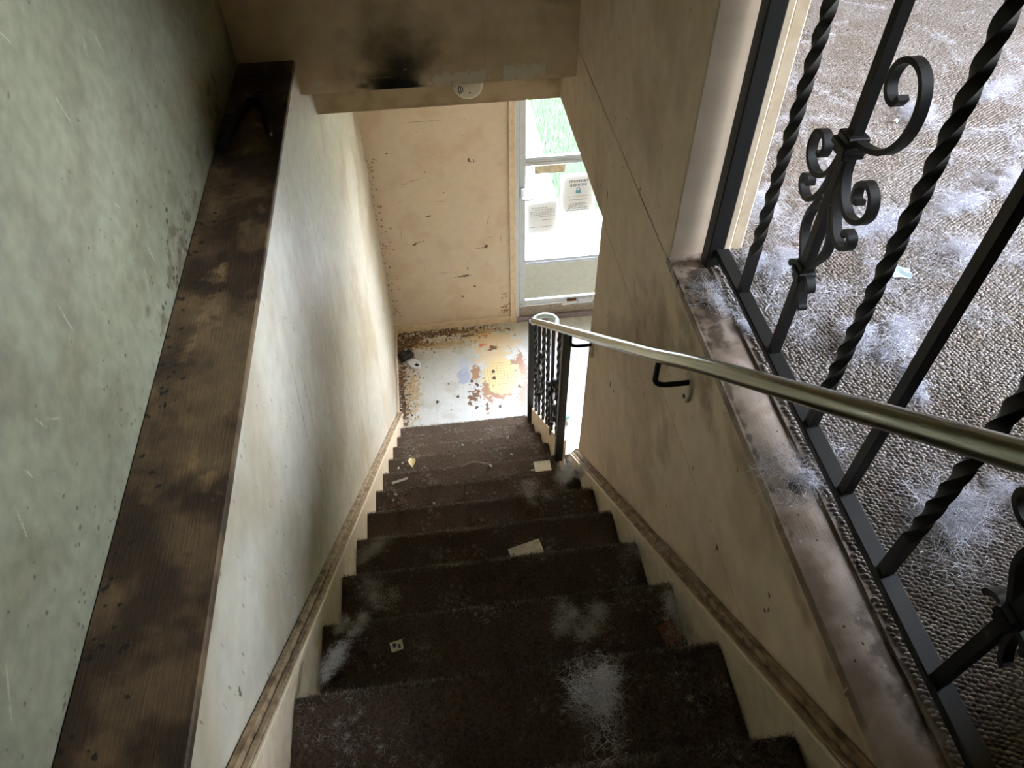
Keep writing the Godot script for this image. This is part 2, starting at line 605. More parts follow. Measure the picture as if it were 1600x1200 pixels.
	b = Vector2(0.94, 0.1)
	p = Paint.new(96, 1300, a, b, fine)
	p.base(Color(0.64, 0.57, 0.51), 0.14, 16.0, Color(0.47, 0.39, 0.32), 0.05, 6.0, 0.7)
	for s in [[0.90, -1.10, 0.05, 0.05, 0.9], [0.89, -1.0, 0.035, 0.035, 0.6], [0.885, -0.93, 0.03, 0.03, 0.55], [0.90, -0.58, 0.02, 0.03, 0.7], [0.92, -0.30, 0.02, 0.10, 0.5], [0.86, -0.8, 0.006, 0.3, 0.5]]:
		p.blot(Vector2(s[0], s[1]), Vector2(s[2], s[3]), Color(0.19, 0.14, 0.09), s[4], 0.7, 1.1, 25.0)
	for i in 80:
		p.blot(Vector2(rng.randf_range(0.85, 0.935), rng.randf_range(-1.15, 0.0)), Vector2(1, 1.2) * rng.randf_range(0.0008, 0.0024), Color(0.12, 0.09, 0.06) if i % 2 else Color(0.85, 0.80, 0.76), 0.75, 0.4, 0.8, 90.0)
	mb = slab(Vector3(XR - 0.006, -0.018, ZA), Vector3(0.936, 0.0, 1.6), 0.003)
	lay(mb, "xz", a, b)
	struct("trim_4", mb, painted(p, 0.75, rl, 0.03), "dusty brown floor nosing board under the upstairs railing")

	# wall with the door
	a = Vector2(0.0, YF)
	b = Vector2(0.9, -0.9)
	p = Paint.new(700, 1400, a, b, fine)
	p.base(Color(0.83, 0.765, 0.675), 0.025, 14.0, Color(0.78, 0.69, 0.575), 0.05, 3.0, 0.5)
	for s in [[0.221, -1.932, 0.022, 0.008, 0.4], [0.25, -1.92, 0.03, 0.003, 0.2], [0.52, -2.23, 0.035, 0.010, 0.1], [0.49, -2.235, 0.05, 0.003, 0.05], [0.645, -2.008, 0.045, 0.004, 0.05], [0.675, -2.0, 0.012, 0.016, 0.3], [0.595, -1.362, 0.010, 0.012, 0.3], [0.62, -1.37, 0.005, 0.010, 0.0], [0.321, -1.731, 0.018, 0.005, 0.2], [0.497, -2.412, 0.010, 0.008, 0.2], [0.585, -2.329, 0.007, 0.010, 0.1], [0.125, -1.281, 0.007, 0.003, 0.0], [0.545, -2.17, 0.004, 0.014, 0.1], [0.33, -1.42, 0.004, 0.004, 0.0], [0.43, -1.57, 0.006, 0.004, 0.2]]:
		p.blot(Vector2(s[0], s[1]), Vector2(s[2], s[3]), Color(0.30, 0.24, 0.16), 0.9, 0.35, 1.0, 60.0, s[4])
	for s in [[0.26, -1.47, 0.06, 0.25], [0.20, -1.49, 0.03, 0.2], [0.139, -1.86, 0.045, 1.5], [0.69, -1.80, 0.05, 1.3], [0.40, -1.63, 0.04, 0.05], [0.38, -2.19, 0.05, 0.1], [0.70, -1.93, 0.03, 0.2], [0.36, -2.02, 0.02, 0.0], [0.34, -1.10, 0.12, 0.0], [0.77, -1.95, 0.05, 1.5]]:
		p.blot(Vector2(s[0], s[1]), Vector2(s[2], 0.0017), Color(0.45, 0.36, 0.26), 0.75, 0.5, 0.5, 60.0, s[3])
	for i in 70:
		p.blot(Vector2(rng.randf_range(0.02, 0.82), rng.randf_range(-2.6, -1.1)), Vector2(1, 0.8) * rng.randf_range(0.0015, 0.004), Color(0.42, 0.32, 0.22), rng.randf_range(0.3, 0.8), 0.4, 0.8, 90.0)
	for i in 90:
		p.blot(Vector2(absf(rng.randfn()) * 0.04, rng.randf_range(-2.6, -1.3)), Vector2(1, 1) * rng.randf_range(0.003, 0.010), Color(0.45, 0.32, 0.20), rng.randf_range(0.3, 0.8), 0.5, 0.9, 60.0)
	for i in 40:
		p.blot(Vector2(0.80 + rng.randfn() * 0.02, -2.6 + absf(rng.randfn()) * 0.08), Vector2(1, 1.5) * rng.randf_range(0.003, 0.010), Color(0.50, 0.33, 0.18), rng.randf_range(0.3, 0.7), 0.5, 0.9, 60.0)
	mb = slab(Vector3(-0.2, YF - 0.1, Z3 - 0.12), Vector3(0.867, Y2 + 0.05, Z3))
	mb.box(Vector3(0.867, -0.60, Z3 - 0.12), Vector3(1.79, Y2 + 0.05, Z3))
	mb.box(Vector3(1.79, YF - 0.1, Z3 - 0.12), Vector3(2.5, Y2 + 0.05, Z3))
	lay(mb, "xy", a, b)
	struct("wall_far", mb, painted(p, 0.7), "scuffed beige wall beside the entrance door")
	struct("baseboard_far", slab(Vector3(0.0, YF, Z3), Vector3(0.826, YF + 0.062, Z3 + 0.012), 0.003), M.cream, "low cream baseboard under the scuffed wall")
	struct("baseboard_left", slab(Vector3(0.0, YF, Z3 + 0.012), Vector3(0.010, YF + 0.075, -3.02), 0.003), M.cream, "cream baseboard along the left of the entrance floor")
	struct("wall_side", slab(Vector3(2.4, YF - 0.1, Z3), Vector3(2.5, Y2 + 0.05, -0.7)), M.plaster, "side wall of the entrance passage")
	struct("wall_under", slab(Vector3(XR + 0.1, YF - 0.1, -0.8), Vector3(2.4, Y2 + 0.05, -0.7)), M.plaster, "back wall of the entrance passage")

	# entrance floor: worn vinyl with a torn yellow patch, dirt and litter stains
	a = Vector2(0.0, Z3)
	b = Vector2(2.4, -1.7)
	p = Paint.new(1536, 1360, a, b, fine)
	p.base(Color(0.81, 0.81, 0.78), 0.03, 18.0, Color(0.72, 0.72, 0.66), 0.05, 4.0, 0.6)
	p.blot(Vector2(0.448, -3.346), Vector2(0.045, 0.085), Color(0.66, 0.69, 0.76), 0.9, 0.2, 0.3, 15.0)
	p.blot(Vector2(0.46, -3.44), Vector2(0.04, 0.10), Color(0.74, 0.77, 0.83), 0.6, 0.3, 0.5, 15.0)
	for s in [[0.70, -3.62, 0.16, 0.10], [0.66, -3.50, 0.12, 0.07], [0.62, -3.70, 0.12, 0.05]]:
		p.blot(Vector2(s[0], s[1]), Vector2(s[2], s[3]), Color(0.87, 0.77, 0.60), 0.85, 0.2, 0.9, 18.0)
	for s in [[0.84, -3.35, 0.05, 0.16], [0.83, -3.12, 0.045, 0.13], [0.80, -3.42, 0.05, 0.03], [0.60, -3.20, 0.05, 0.10], [0.53, -3.36, 0.03, 0.08], [0.66, -3.14, 0.10, 0.03]]:
		p.blot(Vector2(s[0], s[1]), Vector2(s[2], s[3]), Color(0.66, 0.50, 0.38), 0.95, 0.2, 0.8, 22.0)
	p.blot(Vector2(0.71, -3.30), Vector2(0.135, 0.165), Color(0.87, 0.78, 0.56), 1.0, 0.08, 0.35, 12.0)
	for i in 12:                                      # crackled squares of the yellow layer
		p.blot(Vector2(0.59 + 0.022 * i, -3.30), Vector2(0.0011, 0.13), Color(0.50, 0.42, 0.27), 0.8, 0.5, 0.7, 40.0)
		p.blot(Vector2(0.71, -3.43 + 0.024 * i), Vector2(0.11, 0.0011), Color(0.50, 0.42, 0.27), 0.8, 0.5, 0.7, 40.0)
	for s in [[0.509, -3.165, 0.035, 0.05], [0.579, -3.04, 0.014, 0.035], [0.47, -3.12, 0.015, 0.05], [0.669, -3.581, 0.04, 0.02], [0.51, -3.727, 0.05, 0.02], [0.12, -3.74, 0.10, 0.06], [0.05, -3.70, 0.07, 0.12], [0.32, -3.78, 0.28, 0.04], [0.15, -3.68, 0.12, 0.03], [0.03, -3.35, 0.03, 0.28], [0.04, -3.08, 0.03, 0.12]]:
		p.blot(Vector2(s[0], s[1]), Vector2(s[2], s[3]), Color(0.42, 0.29, 0.18), 0.9, 0.3, 1.2, 28.0)
	for s in [[0.30, -3.66, 0.25, 0.05], [0.62, -3.76, 0.22, 0.04], [0.10, -3.25, 0.06, 0.25]]:
		p.blot(Vector2(s[0], s[1]), Vector2(s[2], s[3]), Color(0.70, 0.56, 0.36), 0.6, 0.6, 1.0, 20.0)
	for s in [[0.63, -3.71, 0.03, 0.012], [0.60, -3.62, 0.03, 0.02]]:
		p.blot(Vector2(s[0], s[1]), Vector2(s[2], s[3]), Color(0.85, 0.42, 0.33), 0.7, 0.4, 0.9, 30.0)
	for s in [[0.394, -3.164], [0.26, -3.14], [0.508, -3.057], [0.661, -3.045], [0.652, -3.301], [0.65, -3.36], [0.808, -3.202], [0.50, -3.29], [0.53, -3.25]]:
		p.blot(Vector2(s[0], s[1]), Vector2(0.012, 0.016), Color(0.24, 0.17, 0.12), 0.95, 0.3, 1.0, 40.0)
	p.blot(Vector2(0.83, -3.01), Vector2(0.02, 0.03), Color(0.52, 0.55, 0.62), 0.95, 0.1, 0.2, 20.0)
	p.blot(Vector2(0.80, -3.055), Vector2(0.02, 0.013), Color(0.90, 0.76, 0.45), 0.95, 0.2, 0.5, 30.0)
	for i in 520:
		var q := Vector2(rng.randf_range(0.0, 2.2), rng.randf_range(Z3, -2.2))
		if i % 2:
			q = Vector2(absf(rng.randfn()) * 0.07, rng.randf_range(Z3, -3.0)) if i % 4 == 1 else Vector2(rng.randf_range(0.0, 0.85), Z3 + absf(rng.randfn()) * 0.07)
		p.blot(q, Vector2(1, 1) * rng.randf_range(0.002, 0.008), Color(0.38, 0.27, 0.18), rng.randf_range(0.3, 0.9), 0.4, 0.9, 60.0)
	for i in 9:                                       # joints of the square vinyl tiles
		p.blot(Vector2(0.02 + 0.229 * i, -2.8), Vector2(0.0012, 1.1), Color(0.60, 0.60, 0.57), 0.5, 0.6, 0.6, 9.0)
		p.blot(Vector2(1.2, -3.74 + 0.229 * i), Vector2(1.3, 0.0012), Color(0.60, 0.60, 0.57), 0.5, 0.6, 0.6, 9.0)
	mb = slab(Vector3(-0.1, YF - 0.1, Z3 - 0.12), Vector3(2.5, YF, -0.7))
	lay(mb, "xz", a, b)
	struct("floor_1", mb, painted(p, 0.38), "worn pale vinyl entrance floor with a torn yellow patch")


# ---------------------------------------------------------------- stairs
func build_stairs() -> void:
	var t := thing("staircase", "straight flight of brown carpeted steps strewn with lint going down to the entrance", "staircase")
	var blade := MB.new()
	var i0 := blade.add(Vector3(-0.0008, 0, 0))
	blade.add(Vector3(0.0008, 0, 0))
	blade.add(Vector3(0.0004, 0.0055, 0.001))
	blade.tri(i0, i0 + 1, i0 + 2)
	var bm := blade.mesh()
	for k in range(-1, 12):
		var q := nosing(k)
		var x0 := 0.032
		var x1 := XR - 0.021
		if k > 6:
			x1 = 0.803
		var tread := RUN + 0.02 if k >= 0 else 1.2
		# profile from the back of the tread over the rounded nosing and down the riser
		var prof := [Vector2(q.x + tread, q.y - 0.001), Vector2(q.x + tread * 0.7, q.y - 0.001), Vector2(q.x + tread * 0.35, q.y), Vector2(q.x + 0.022, q.y)]
		for s in 7:
			var an := PI * s / 6.0
			prof.append(Vector2(q.x + 0.015 - sin(an) * 0.015, q.y - 0.016 + cos(an) * 0.016))
		prof.append_array([Vector2(q.x + 0.02, q.y - 0.04), Vector2(q.x + 0.018, q.y - 0.12), Vector2(q.x + 0.016, q.y - RISE - 0.01)])
		var mb := MB.new()
		var rows := []
		var n := 60
		for i in n + 1:
			var x := x0 + (x1 - x0) * i / n
			var row := PackedVector3Array()
			for j in prof.size():
				var w := 0.0022 * fine.get_noise_3d(x * 14.0, j * 0.6, k * 7.0) + 0.0015 * fine.get_noise_2d(x * 3.0, k * 9.0)
				var g := 1.0 if j < prof.size() - 1 else 0.0
				if k == 7:                              # torn, bunched carpet on this nosing
					w += 0.012 * exp(-pow((x - 0.43) / 0.035, 2)) * (1.0 if j > 2 and j < 9 else 0.0)
				var drop := 0.012 * pow(maxf(0.0, 1.0 - (x1 - x) / 0.015), 2)
				row.append(Vector3(x, prof[j].y + w * g - drop * g, prof[j].x - w * g))
			rows.append(row)
		mb.sheet(rows)
		for e in [0, n]:                               # ends
			var base := mb.v.size()
			for r in rows[e]:
				mb.add(r)
			var m: int = rows[e].size()
			mb.add(Vector3(rows[e][0].x, q.y - RISE - 0.01, q.x + tread))
			for j in m - 1:
				if e == 0:
					mb.tri(base + m, base + j + 1, base + j)
				else:
					mb.tri(base + m, base + j, base + j + 1)
		var st := obj("step", mb, M.stair_carpet, t)
		# pile
		var put := []
		var cols := []
		var count := 9500 if k < 7 else 6000
		for i in count:
			var x := rng.randf_range(x0 + 0.002, x1 - 0.004)
			var z := q.x + rng.randf_range(-0.001, RUN)
			var y := q.y - 0.001
			var dir := Vector3(rng.randfn() * 0.35, 1.0, rng.randfn() * 0.35)
			var sc := rng.randf_range(0.7, 1.4)
			if i % 5 == 0:                             # round the nosing
				var an := rng.randf_range(-0.2, 1.9)
				z = q.x + 0.015 - sin(an) * 0.014
				y = q.y - 0.016 + cos(an) * 0.015
				dir = Vector3(rng.randfn() * 0.35, cos(an), -sin(an) + rng.randfn() * 0.3)
				sc = rng.randf_range(0.8, 2.0)
			var w := 0.0022 * fine.get_noise_3d(x * 14.0, 2.0, k * 7.0) + 0.0015 * fine.get_noise_2d(x * 3.0, k * 9.0)
			var up := dir.normalized()
			var side := up.cross(Vector3(rng.randfn(), 0.1, rng.randfn())).normalized()
			put.append(Transform3D(Basis(side * 1.4, up * sc, side.cross(up) * sc), Vector3(x, y + w, z)))
			var dust := clampf(0.5 + 1.6 * fine.get_noise_2d(x * 7.0 + k * 3.0, z * 7.0), 0.0, 1.0)
			var c := Color(0.070, 0.050, 0.033).lerp(Color(0.30, 0.255, 0.21), dust * rng.randf())
			if i % 5 == 0:                             # worn, linty ends of the pile on the edge
				c = c.lerp(Color(0.36, 0.31, 0.24), rng.randf_range(0.2, 0.9))
			cols.append(c)
		scatter("carpet_pile", bm, M.tinted, put, st, cols)
	# stringers and their dusty cap mouldings
	for side in 2:
		var x0 := 0.0 if side == 0 else XR - 0.021
		var x1 := 0.031 if side == 0 else XR
		var za := 0.05
		var zb := -3.0 if side == 0 else -1.735
		var mb := MB.new()
		var pts := [Vector2(za, slope(za) + 0.055), Vector2(zb, slope(zb) + 0.055), Vector2(zb, slope(zb) - 0.30), Vector2(za, slope(za) - 0.30)]
		var o := Vector3((x0 + x1) / 2, slope(-1.0) - 0.1, -1.0)
		for x in [x0, x1]:
			mb.quad_out(Vector3(x, pts[0].y, pts[0].x), Vector3(x, pts[1].y, pts[1].x), Vector3(x, pts[2].y, pts[2].x), Vector3(x, pts[3].y, pts[3].x), o)
		for j in 4:
			var c: Vector2 = pts[j]
			var d: Vector2 = pts[(j + 1) % 4]
			mb.quad_out(Vector3(x0, c.y, c.x), Vector3(x1, c.y, c.x), Vector3(x1, d.y, d.x), Vector3(x0, d.y, d.x), o)
		struct("trim_%d" % (5 + side), mb, M.cream, ["cream stringer board along the left end of the steps", "cream stringer board along the right end of the steps"][side])
		var cap := MB.new()
		var d := 1.0 if side == 0 else -1.0
		var wall := 0.0 if side == 0 else XR
		var path := PackedVector3Array([Vector3(0, slope(zb) + 0.06, zb), Vector3(0, slope(za) + 0.06, za)])
		var bead := MB.new()
		for part in [[0.0, 0.019, 0.0, 0.017], [0.019, 0.032, 0.0, 0.009], [0.032, 0.039, -0.006, 0.006]]:
			var pp := PackedVector3Array()
			for v in path:
				pp.append(v + Vector3(wall + d * (part[0] + part[1]) / 2, (part[2] + part[3]) / 2, 0))
			var w: float = part[1] - part[0]
			var h: float = part[3] - part[2]
			var e := minf(w, h) * 0.25
			(bead if part[0] > 0.03 else cap).sweep(pp, Vector3.UP, PackedVector2Array([Vector2(-w / 2, -h / 2), Vector2(w / 2, -h / 2), Vector2(w / 2, h / 2 - e), Vector2(w / 2 - e, h / 2), Vector2(-w / 2 + e, h / 2), Vector2(-w / 2, h / 2 - e)]))
		var trim := struct("trim_%d" % (7 + side), cap, M.dirty_trim, ["dirty stepped moulding sloping down the left wall above the steps", "dirty stepped moulding sloping down the right wall above the steps"][side])
		obj("bead", bead, M.cream, trim)
	# closed stringer under the lower railing
	var mb2 := MB.new()
	var zt := -1.86
	var ze := -2.80
	var o2 := Vector3(0.818, slope(-2.3) - 0.1, -2.3)
	var pts2 := [Vector2(zt, slope(zt) + 0.10), Vector2(ze, slope(ze) + 0.10), Vector2(ze, YF), Vector2(zt, YF)]
	for x in [0.805, 0.832]:
		mb2.quad_out(Vector3(x, pts2[0].y, pts2[0].x), Vector3(x, pts2[1].y, pts2[1].x), Vector3(x, pts2[2].y, pts2[2].x), Vector3(x, pts2[3].y, pts2[3].x), o2)
	for j in 4:
		var c: Vector2 = pts2[j]
		var d: Vector2 = pts2[(j + 1) % 4]
		mb2.quad_out(Vector3(0.805, c.y, c.x), Vector3(0.832, c.y, c.x), Vector3(0.832, d.y, d.x), Vector3(0.805, d.y, d.x), o2)
	struct("trim_9", mb2, M.cream, "short cream stringer under the lower iron railing")
	var enclose := slab(Vector3(0.835, YF, ZE - 0.135), Vector3(0.93, slope(ZE - 0.1) - 0.16, ZE), 0.003)
	var ext := MB.new()
	var q7 := nosing(7)
	var pr := []
	for s in 9:
		var an := PI * s / 8.0
		pr.append(Vector2(q7.x + 0.015 - sin(an) * 0.015, q7.y - 0.016 + cos(an) * 0.016))
	var rows7 := []
	for i in 9:
		var x := 0.834 + 0.09 * i / 8.0
		var f := 0.02 * pow(i / 8.0, 3)
		var row := PackedVector3Array([Vector3(x, q7.y - f, ZE - 0.001)])
		for v in pr:
			row.append(Vector3(x, v.y - f + 0.05 * exp(-pow((x - 0.885) / 0.018, 2)), v.x + f))
		row.append(Vector3(x, q7.y - 0.2, q7.x + 0.018))
		rows7.append(row)
	ext.sheet(rows7)
	obj("step_return", ext, M.stair_carpet, t)
	struct("trim_10", enclose, M.cream, "boxed end of the step beside the right wall")


# ---------------------------------------------------------------- entrance door
func build_door() -> void:
	struct("trim_11", slab(Vector3(0.826, YF, Z3), Vector3(0.868, -0.55, Z3 + 0.016), 0.003), M.cream, "cream casing left of the entrance door")
	var d := Node3D.new()
	d.name = "door_1"
	add_child(d)
	d.position = Vector3(0.868, YF, Z3)
	tag(d, "aluminium storm door with two glass panes and a grey kick panel", "", "", "structure")
	# jamb, stiles, rails (x from the casing, z from the wall face)
	obj("jamb", slab(Vector3(0, 0, -0.11), Vector3(0.022, 2.08, 0.004), 0.002), M.aluminium, d)
	obj("jamb", slab(Vector3(0.898, 0, -0.11), Vector3(0.922, 2.08, 0.004), 0.002), M.aluminium, d)
	obj("head", slab(Vector3(0.022, 2.055, -0.11), Vector3(0.898, 2.08, 0.004), 0.002), M.aluminium, d)
	for s in [[0.022, 0.065], [0.855, 0.898]]:
		obj("stile", slab(Vector3(s[0], 0.135, -0.035), Vector3(s[1], 2.05, -0.006), 0.004), M.aluminium, d)
	var gb := slab(Vector3(0.065, (-1.440 - YF), -0.034), Vector3(0.855, (-1.418 - YF), -0.008), 0.003)
	gb.box(Vector3(0.065, (-1.418 - YF), -0.030), Vector3(0.855, (-1.402 - YF), -0.012), 0.003)
	gb.box(Vector3(0.065, (-1.402 - YF), -0.034), Vector3(0.855, (-1.383 - YF), -0.010), 0.003)
	obj("mid_rail", gb, M.aluminium, d)
	obj("top_rail", slab(Vector3(0.065, 1.99, -0.034), Vector3(0.855, 2.05, -0.008), 0.003), M.aluminium, d)
	var lr := slab(Vector3(0.065, (-2.172 - YF), -0.034), Vector3(0.855, (-2.148 - YF), -0.004), 0.003)
	lr.box(Vector3(0.065, (-2.20 - YF), -0.034), Vector3(0.855, (-2.178 - YF), -0.010), 0.003)
	obj("lower_rail", lr, M.aluminium, d)
	obj("bottom_rail", slab(Vector3(0.065, 0.135, -0.034), Vector3(0.855, (-2.512 - YF), -0.006), 0.003), M.aluminium, d)
	obj("kick_panel", slab(Vector3(0.065, (-2.505 - YF), -0.030), Vector3(0.855, (-2.202 - YF), -0.016), 0.002), grain(Color(0.79, 0.81, 0.77), Color(0.76, 0.78, 0.74), 0.02, 0.5, 0.5), d)
	obj("glass_pane", slab(Vector3(0.060, (-1.386 - YF), -0.024), Vector3(0.860, 1.995, -0.020)), M.glass, d)
	obj("glass_pane", slab(Vector3(0.060, (-2.150 - YF), -0.024), Vector3(0.860, (-1.437 - YF), -0.020)), M.glass, d)
	var sill := slab(Vector3(0, 0.045, -0.14), Vector3(0.898, 0.13, 0.0), 0.006)
	obj("threshold", sill, grain(Color(0.58, 0.54, 0.49), Color(0.50, 0.46, 0.41), 0.04, 0.7, 0.3, 256), d)
	obj("threshold", slab(Vector3(0, 0.0, -0.1), Vector3(0.898, 0.045, 0.018), 0.005), grain(Color(0.55, 0.50, 0.53), Color(0.46, 0.41, 0.44), 0.04, 0.7, 0.3, 256), d)
	# latch
	var h := slab(Vector3(0.030, (-1.655 - YF), -0.006), Vector3(0.056, (-1.585 - YF), 0.010), 0.004)
	var ho := obj("door_handle", h, M.white_plastic, d)
	var lv := MB.new()
	lv.sweep(bend([Vector3(0.043, (-1.64 - YF), 0.010), Vector3(0.045, (-1.64 - YF), 0.035), Vector3(0.065, (-1.64 - YF), 0.045), Vector3(0.105, (-1.638 - YF), 0.045)]), Vector3.UP, ring(0.0065, 10), false)
	obj("lever", lv, M.white_plastic, ho)
	# closer at the foot of the door
	var cl := MB.new()
	cl.sweep(PackedVector3Array([Vector3(0.33, (-2.562 - YF), 0.012), Vector3(0.45, (-2.552 - YF), 0.012)]), Vector3.UP, ring(0.007, 10), false)
	obj("closer_rod", cl, M.white_plastic, d)
	var cb := MB.new()
	cb.box(Vector3(0.44, (-2.56 - YF), -0.006), Vector3(0.55, (-2.525 - YF), 0.022), 0.004)
	obj("closer_body", cb, M.aluminium, d)
	obj("closer_bracket", slab(Vector3(0.365, (-2.545 - YF), -0.006), Vector3(0.432, (-2.525 - YF), 0.008), 0.003), M.rust, d)

	# paper notices on the outside of the glass; the big one reads the right way from outside
	var zp := Z3 - 0.028
	var n1 := thing("notice", "white notice with a teal padlock sign on the door glass, seen from behind", "notice", Vector3(1.267, -1.668, zp))
	n1.rotation = Vector3(0, 0, 0.03)
	obj("sheet", slab(Vector3(-0.112, -0.145, -0.0006), Vector3(0.112, 0.145, 0.0)), M.paper, n1)
	var font := SystemFont.new()
	font.font_names = ["Droid Sans"]
	font.font_weight = 700
	for l in [["PROPERTY", 0.088], ["SECURED", 0.060]]:
		var tm := TextMesh.new()
		tm.text = l[0]
		tm.font = font
		tm.font_size = 24
		tm.pixel_size = 0.00105
		tm.depth = 0.0004
		var o := MeshInstance3D.new()
		o.mesh = tm
		o.material_override = M.ink
		o.name = "lettering"
		n1.add_child(o, true)
		o.rotation.y = PI
		o.position = Vector3(0, l[1], 0.0003)
	var lock := MB.new()
	lock.box(Vector3(-0.016, 0.000, 0), Vector3(0.016, 0.022, 0.0006))
	lock.sweep(bend([Vector3(-0.010, 0.022, 0.0004), Vector3(-0.010, 0.034, 0.0004), Vector3(0, 0.042, 0.0004), Vector3(0.010, 0.034, 0.0004), Vector3(0.010, 0.022, 0.0004)]), Vector3.BACK, rect(0.004, 0.0005))
	obj("padlock_sign", lock, mat(Color(0.20, 0.62, 0.68), 0.9), n1)
	var lines := MB.new()
	for r in [[-0.022, 0.07, 1], [-0.046, 0.055, 5], [-0.075, 0.05, 4], [-0.086, 0.065, 6], [-0.098, 0.058, 5], [-0.109, 0.065, 6], [-0.124, 0.075, 7]]:
		var x := -float(r[1])
		while x < r[1]:
			var w := 0.14 if r[2] == 1 else rng.randf_range(0.006, 0.018)
			lines.box(Vector3(x, r[0] - (0.0006 if r[2] == 1 else 0.002), 0), Vector3(minf(x + w, r[1]), r[0] + (0.0006 if r[2] == 1 else 0.002), 0.0004))
			x += w + 0.004
	obj("small_print", lines, M.ink, n1).set_meta("kind", "stuff")
	var n2 := thing("notice", "plain white typed notice low on the left of the door glass", "notice", Vector3(1.045, -1.83, zp))
	n2.rotation = Vector3(0, 0, 0.02)
	obj("sheet", slab(Vector3(-0.105, -0.135, -0.0006), Vector3(0.105, 0.135, 0.0)), M.paper, n2)
	lines = MB.new()
	for r in [[0.075, -0.07, 0.03], [0.060, -0.05, 0.07], [0.045, -0.08, 0.08], [0.033, -0.08, 0.08], [0.021, -0.08, 0.06], [0.008, -0.02, 0.08], [-0.020, 0.0, 0.08], [-0.070, -0.08, 0.06]]:
		var x := float(r[1])
		while x < r[2]:
			var w := rng.randf_range(0.006, 0.018)
			lines.box(Vector3(x, r[0] - 0.0018, 0), Vector3(minf(x + w, r[2]), r[0] + 0.0018, 0.0004))
			x += w + 0.005
	obj("typed_lines", lines, mat(Color(0.45, 0.46, 0.48), 0.9), n2).set_meta("kind", "stuff")
	var tp := obj("tape_strip", slab(Vector3(0.986, -1.502, Z3 - 0.020), Vector3(1.173, -1.446, Z3 - 0.018)), M.card)
	tag(tp, "beige paper strip stuck under the middle rail of the door", "paper strip")


# ---------------------------------------------------------------- outside
func build_outside() -> void:
	var g := -2.88
	struct("ground", slab(Vector3(-14, g - 0.3, -30), Vector3(24, g, Z3 - 0.12)), M.lawn, "lawn outside the house")
	struct("ground_side", slab(Vector3(3.7, g - 0.3, Z3 - 0.12), Vector3(24, g, 16)), M.lawn, "lawn beside the house")
	struct("path", slab(Vector3(0.35, g, -12.0), Vector3(1.46, g + 0.03, -5.27), 0.01), M.concrete, "pale concrete walk outside the door")
	struct("doorstep", slab(Vector3(-0.6, g, -5.27), Vector3(3.2, g + 0.06, Z3 - 0.13), 0.01), M.concrete, "pale concrete pad outside the door")
	# grass: blades as one object
	var blade := MB.new()
	for s in 5:
		var a := TAU * s / 5.0
		var d := Vector3(cos(a), 0, sin(a))
		var e := Vector3(-d.z, 0, d.x) * 0.004
		var i := blade.add(d * 0.01 - e)
		blade.add(d * 0.01 + e)
		blade.add(d * 0.045 + Vector3(0, 0.06 + 0.012 * (s % 3), 0))
		blade.tri(i, i + 1, i + 2)
	var put := []
	var cols := []
	for i in 26000:
		var p := Vector3(rng.randf_range(1.40, 4.2), g, rng.randf_range(-9.5, -5.2))
		if p.x < 1.46 + 0.07 * fine.get_noise_2d(p.z * 2.0, 1.0) + 0.02:
			continue
		put.append(Transform3D(Basis(Vector3.UP, rng.randf() * TAU).scaled(Vector3.ONE * rng.randf_range(0.6, 1.5)), p))
		cols.append(Color(0.034, 0.066, 0.029).lerp(Color(0.074, 0.118, 0.062), rng.randf()))
	var gr := scatter("grass", blade.mesh(), M.grass, put, self, cols)
	tag(gr, "bright green grass seen through the door glass", "grass")
	# leafy hedge across the garden, in the view of the upstairs window
	var leaf := MB.new()
	var i1 := leaf.add(Vector3(0, 0, 0))
	leaf.add(Vector3(0.05, 0.08, 0.015))
	leaf.add(Vector3(0, 0.17, 0))
	leaf.add(Vector3(-0.05, 0.08, 0.015))
	leaf.tri(i1, i1 + 1, i1 + 2)
	leaf.tri(i1, i1 + 2, i1 + 3)
	put = []
	cols = []
	for i in 14000:
		var z := rng.randf_range(-9.0, 6.0)
		var top := 2.6 + 0.9 * fine.get_noise_2d(z * 0.6, 4.0)
		var p := Vector3(11.0 + rng.randfn() * 0.35, rng.randf_range(g, top), z)
		put.append(Transform3D(Basis.from_euler(Vector3(rng.randf() * 3, rng.randf() * TAU, rng.randf() * 3)) * Basis.from_scale(Vector3.ONE * rng.randf_range(1.0, 1.8)), p))
		cols.append(Color(0.08, 0.17, 0.04).lerp(Color(0.20, 0.34, 0.09), rng.randf()))
	var hd := scatter("hedge", leaf.mesh(), M.tinted, put, self, cols)
	tag(hd, "tall leafy hedge across the garden beside the house", "hedge")


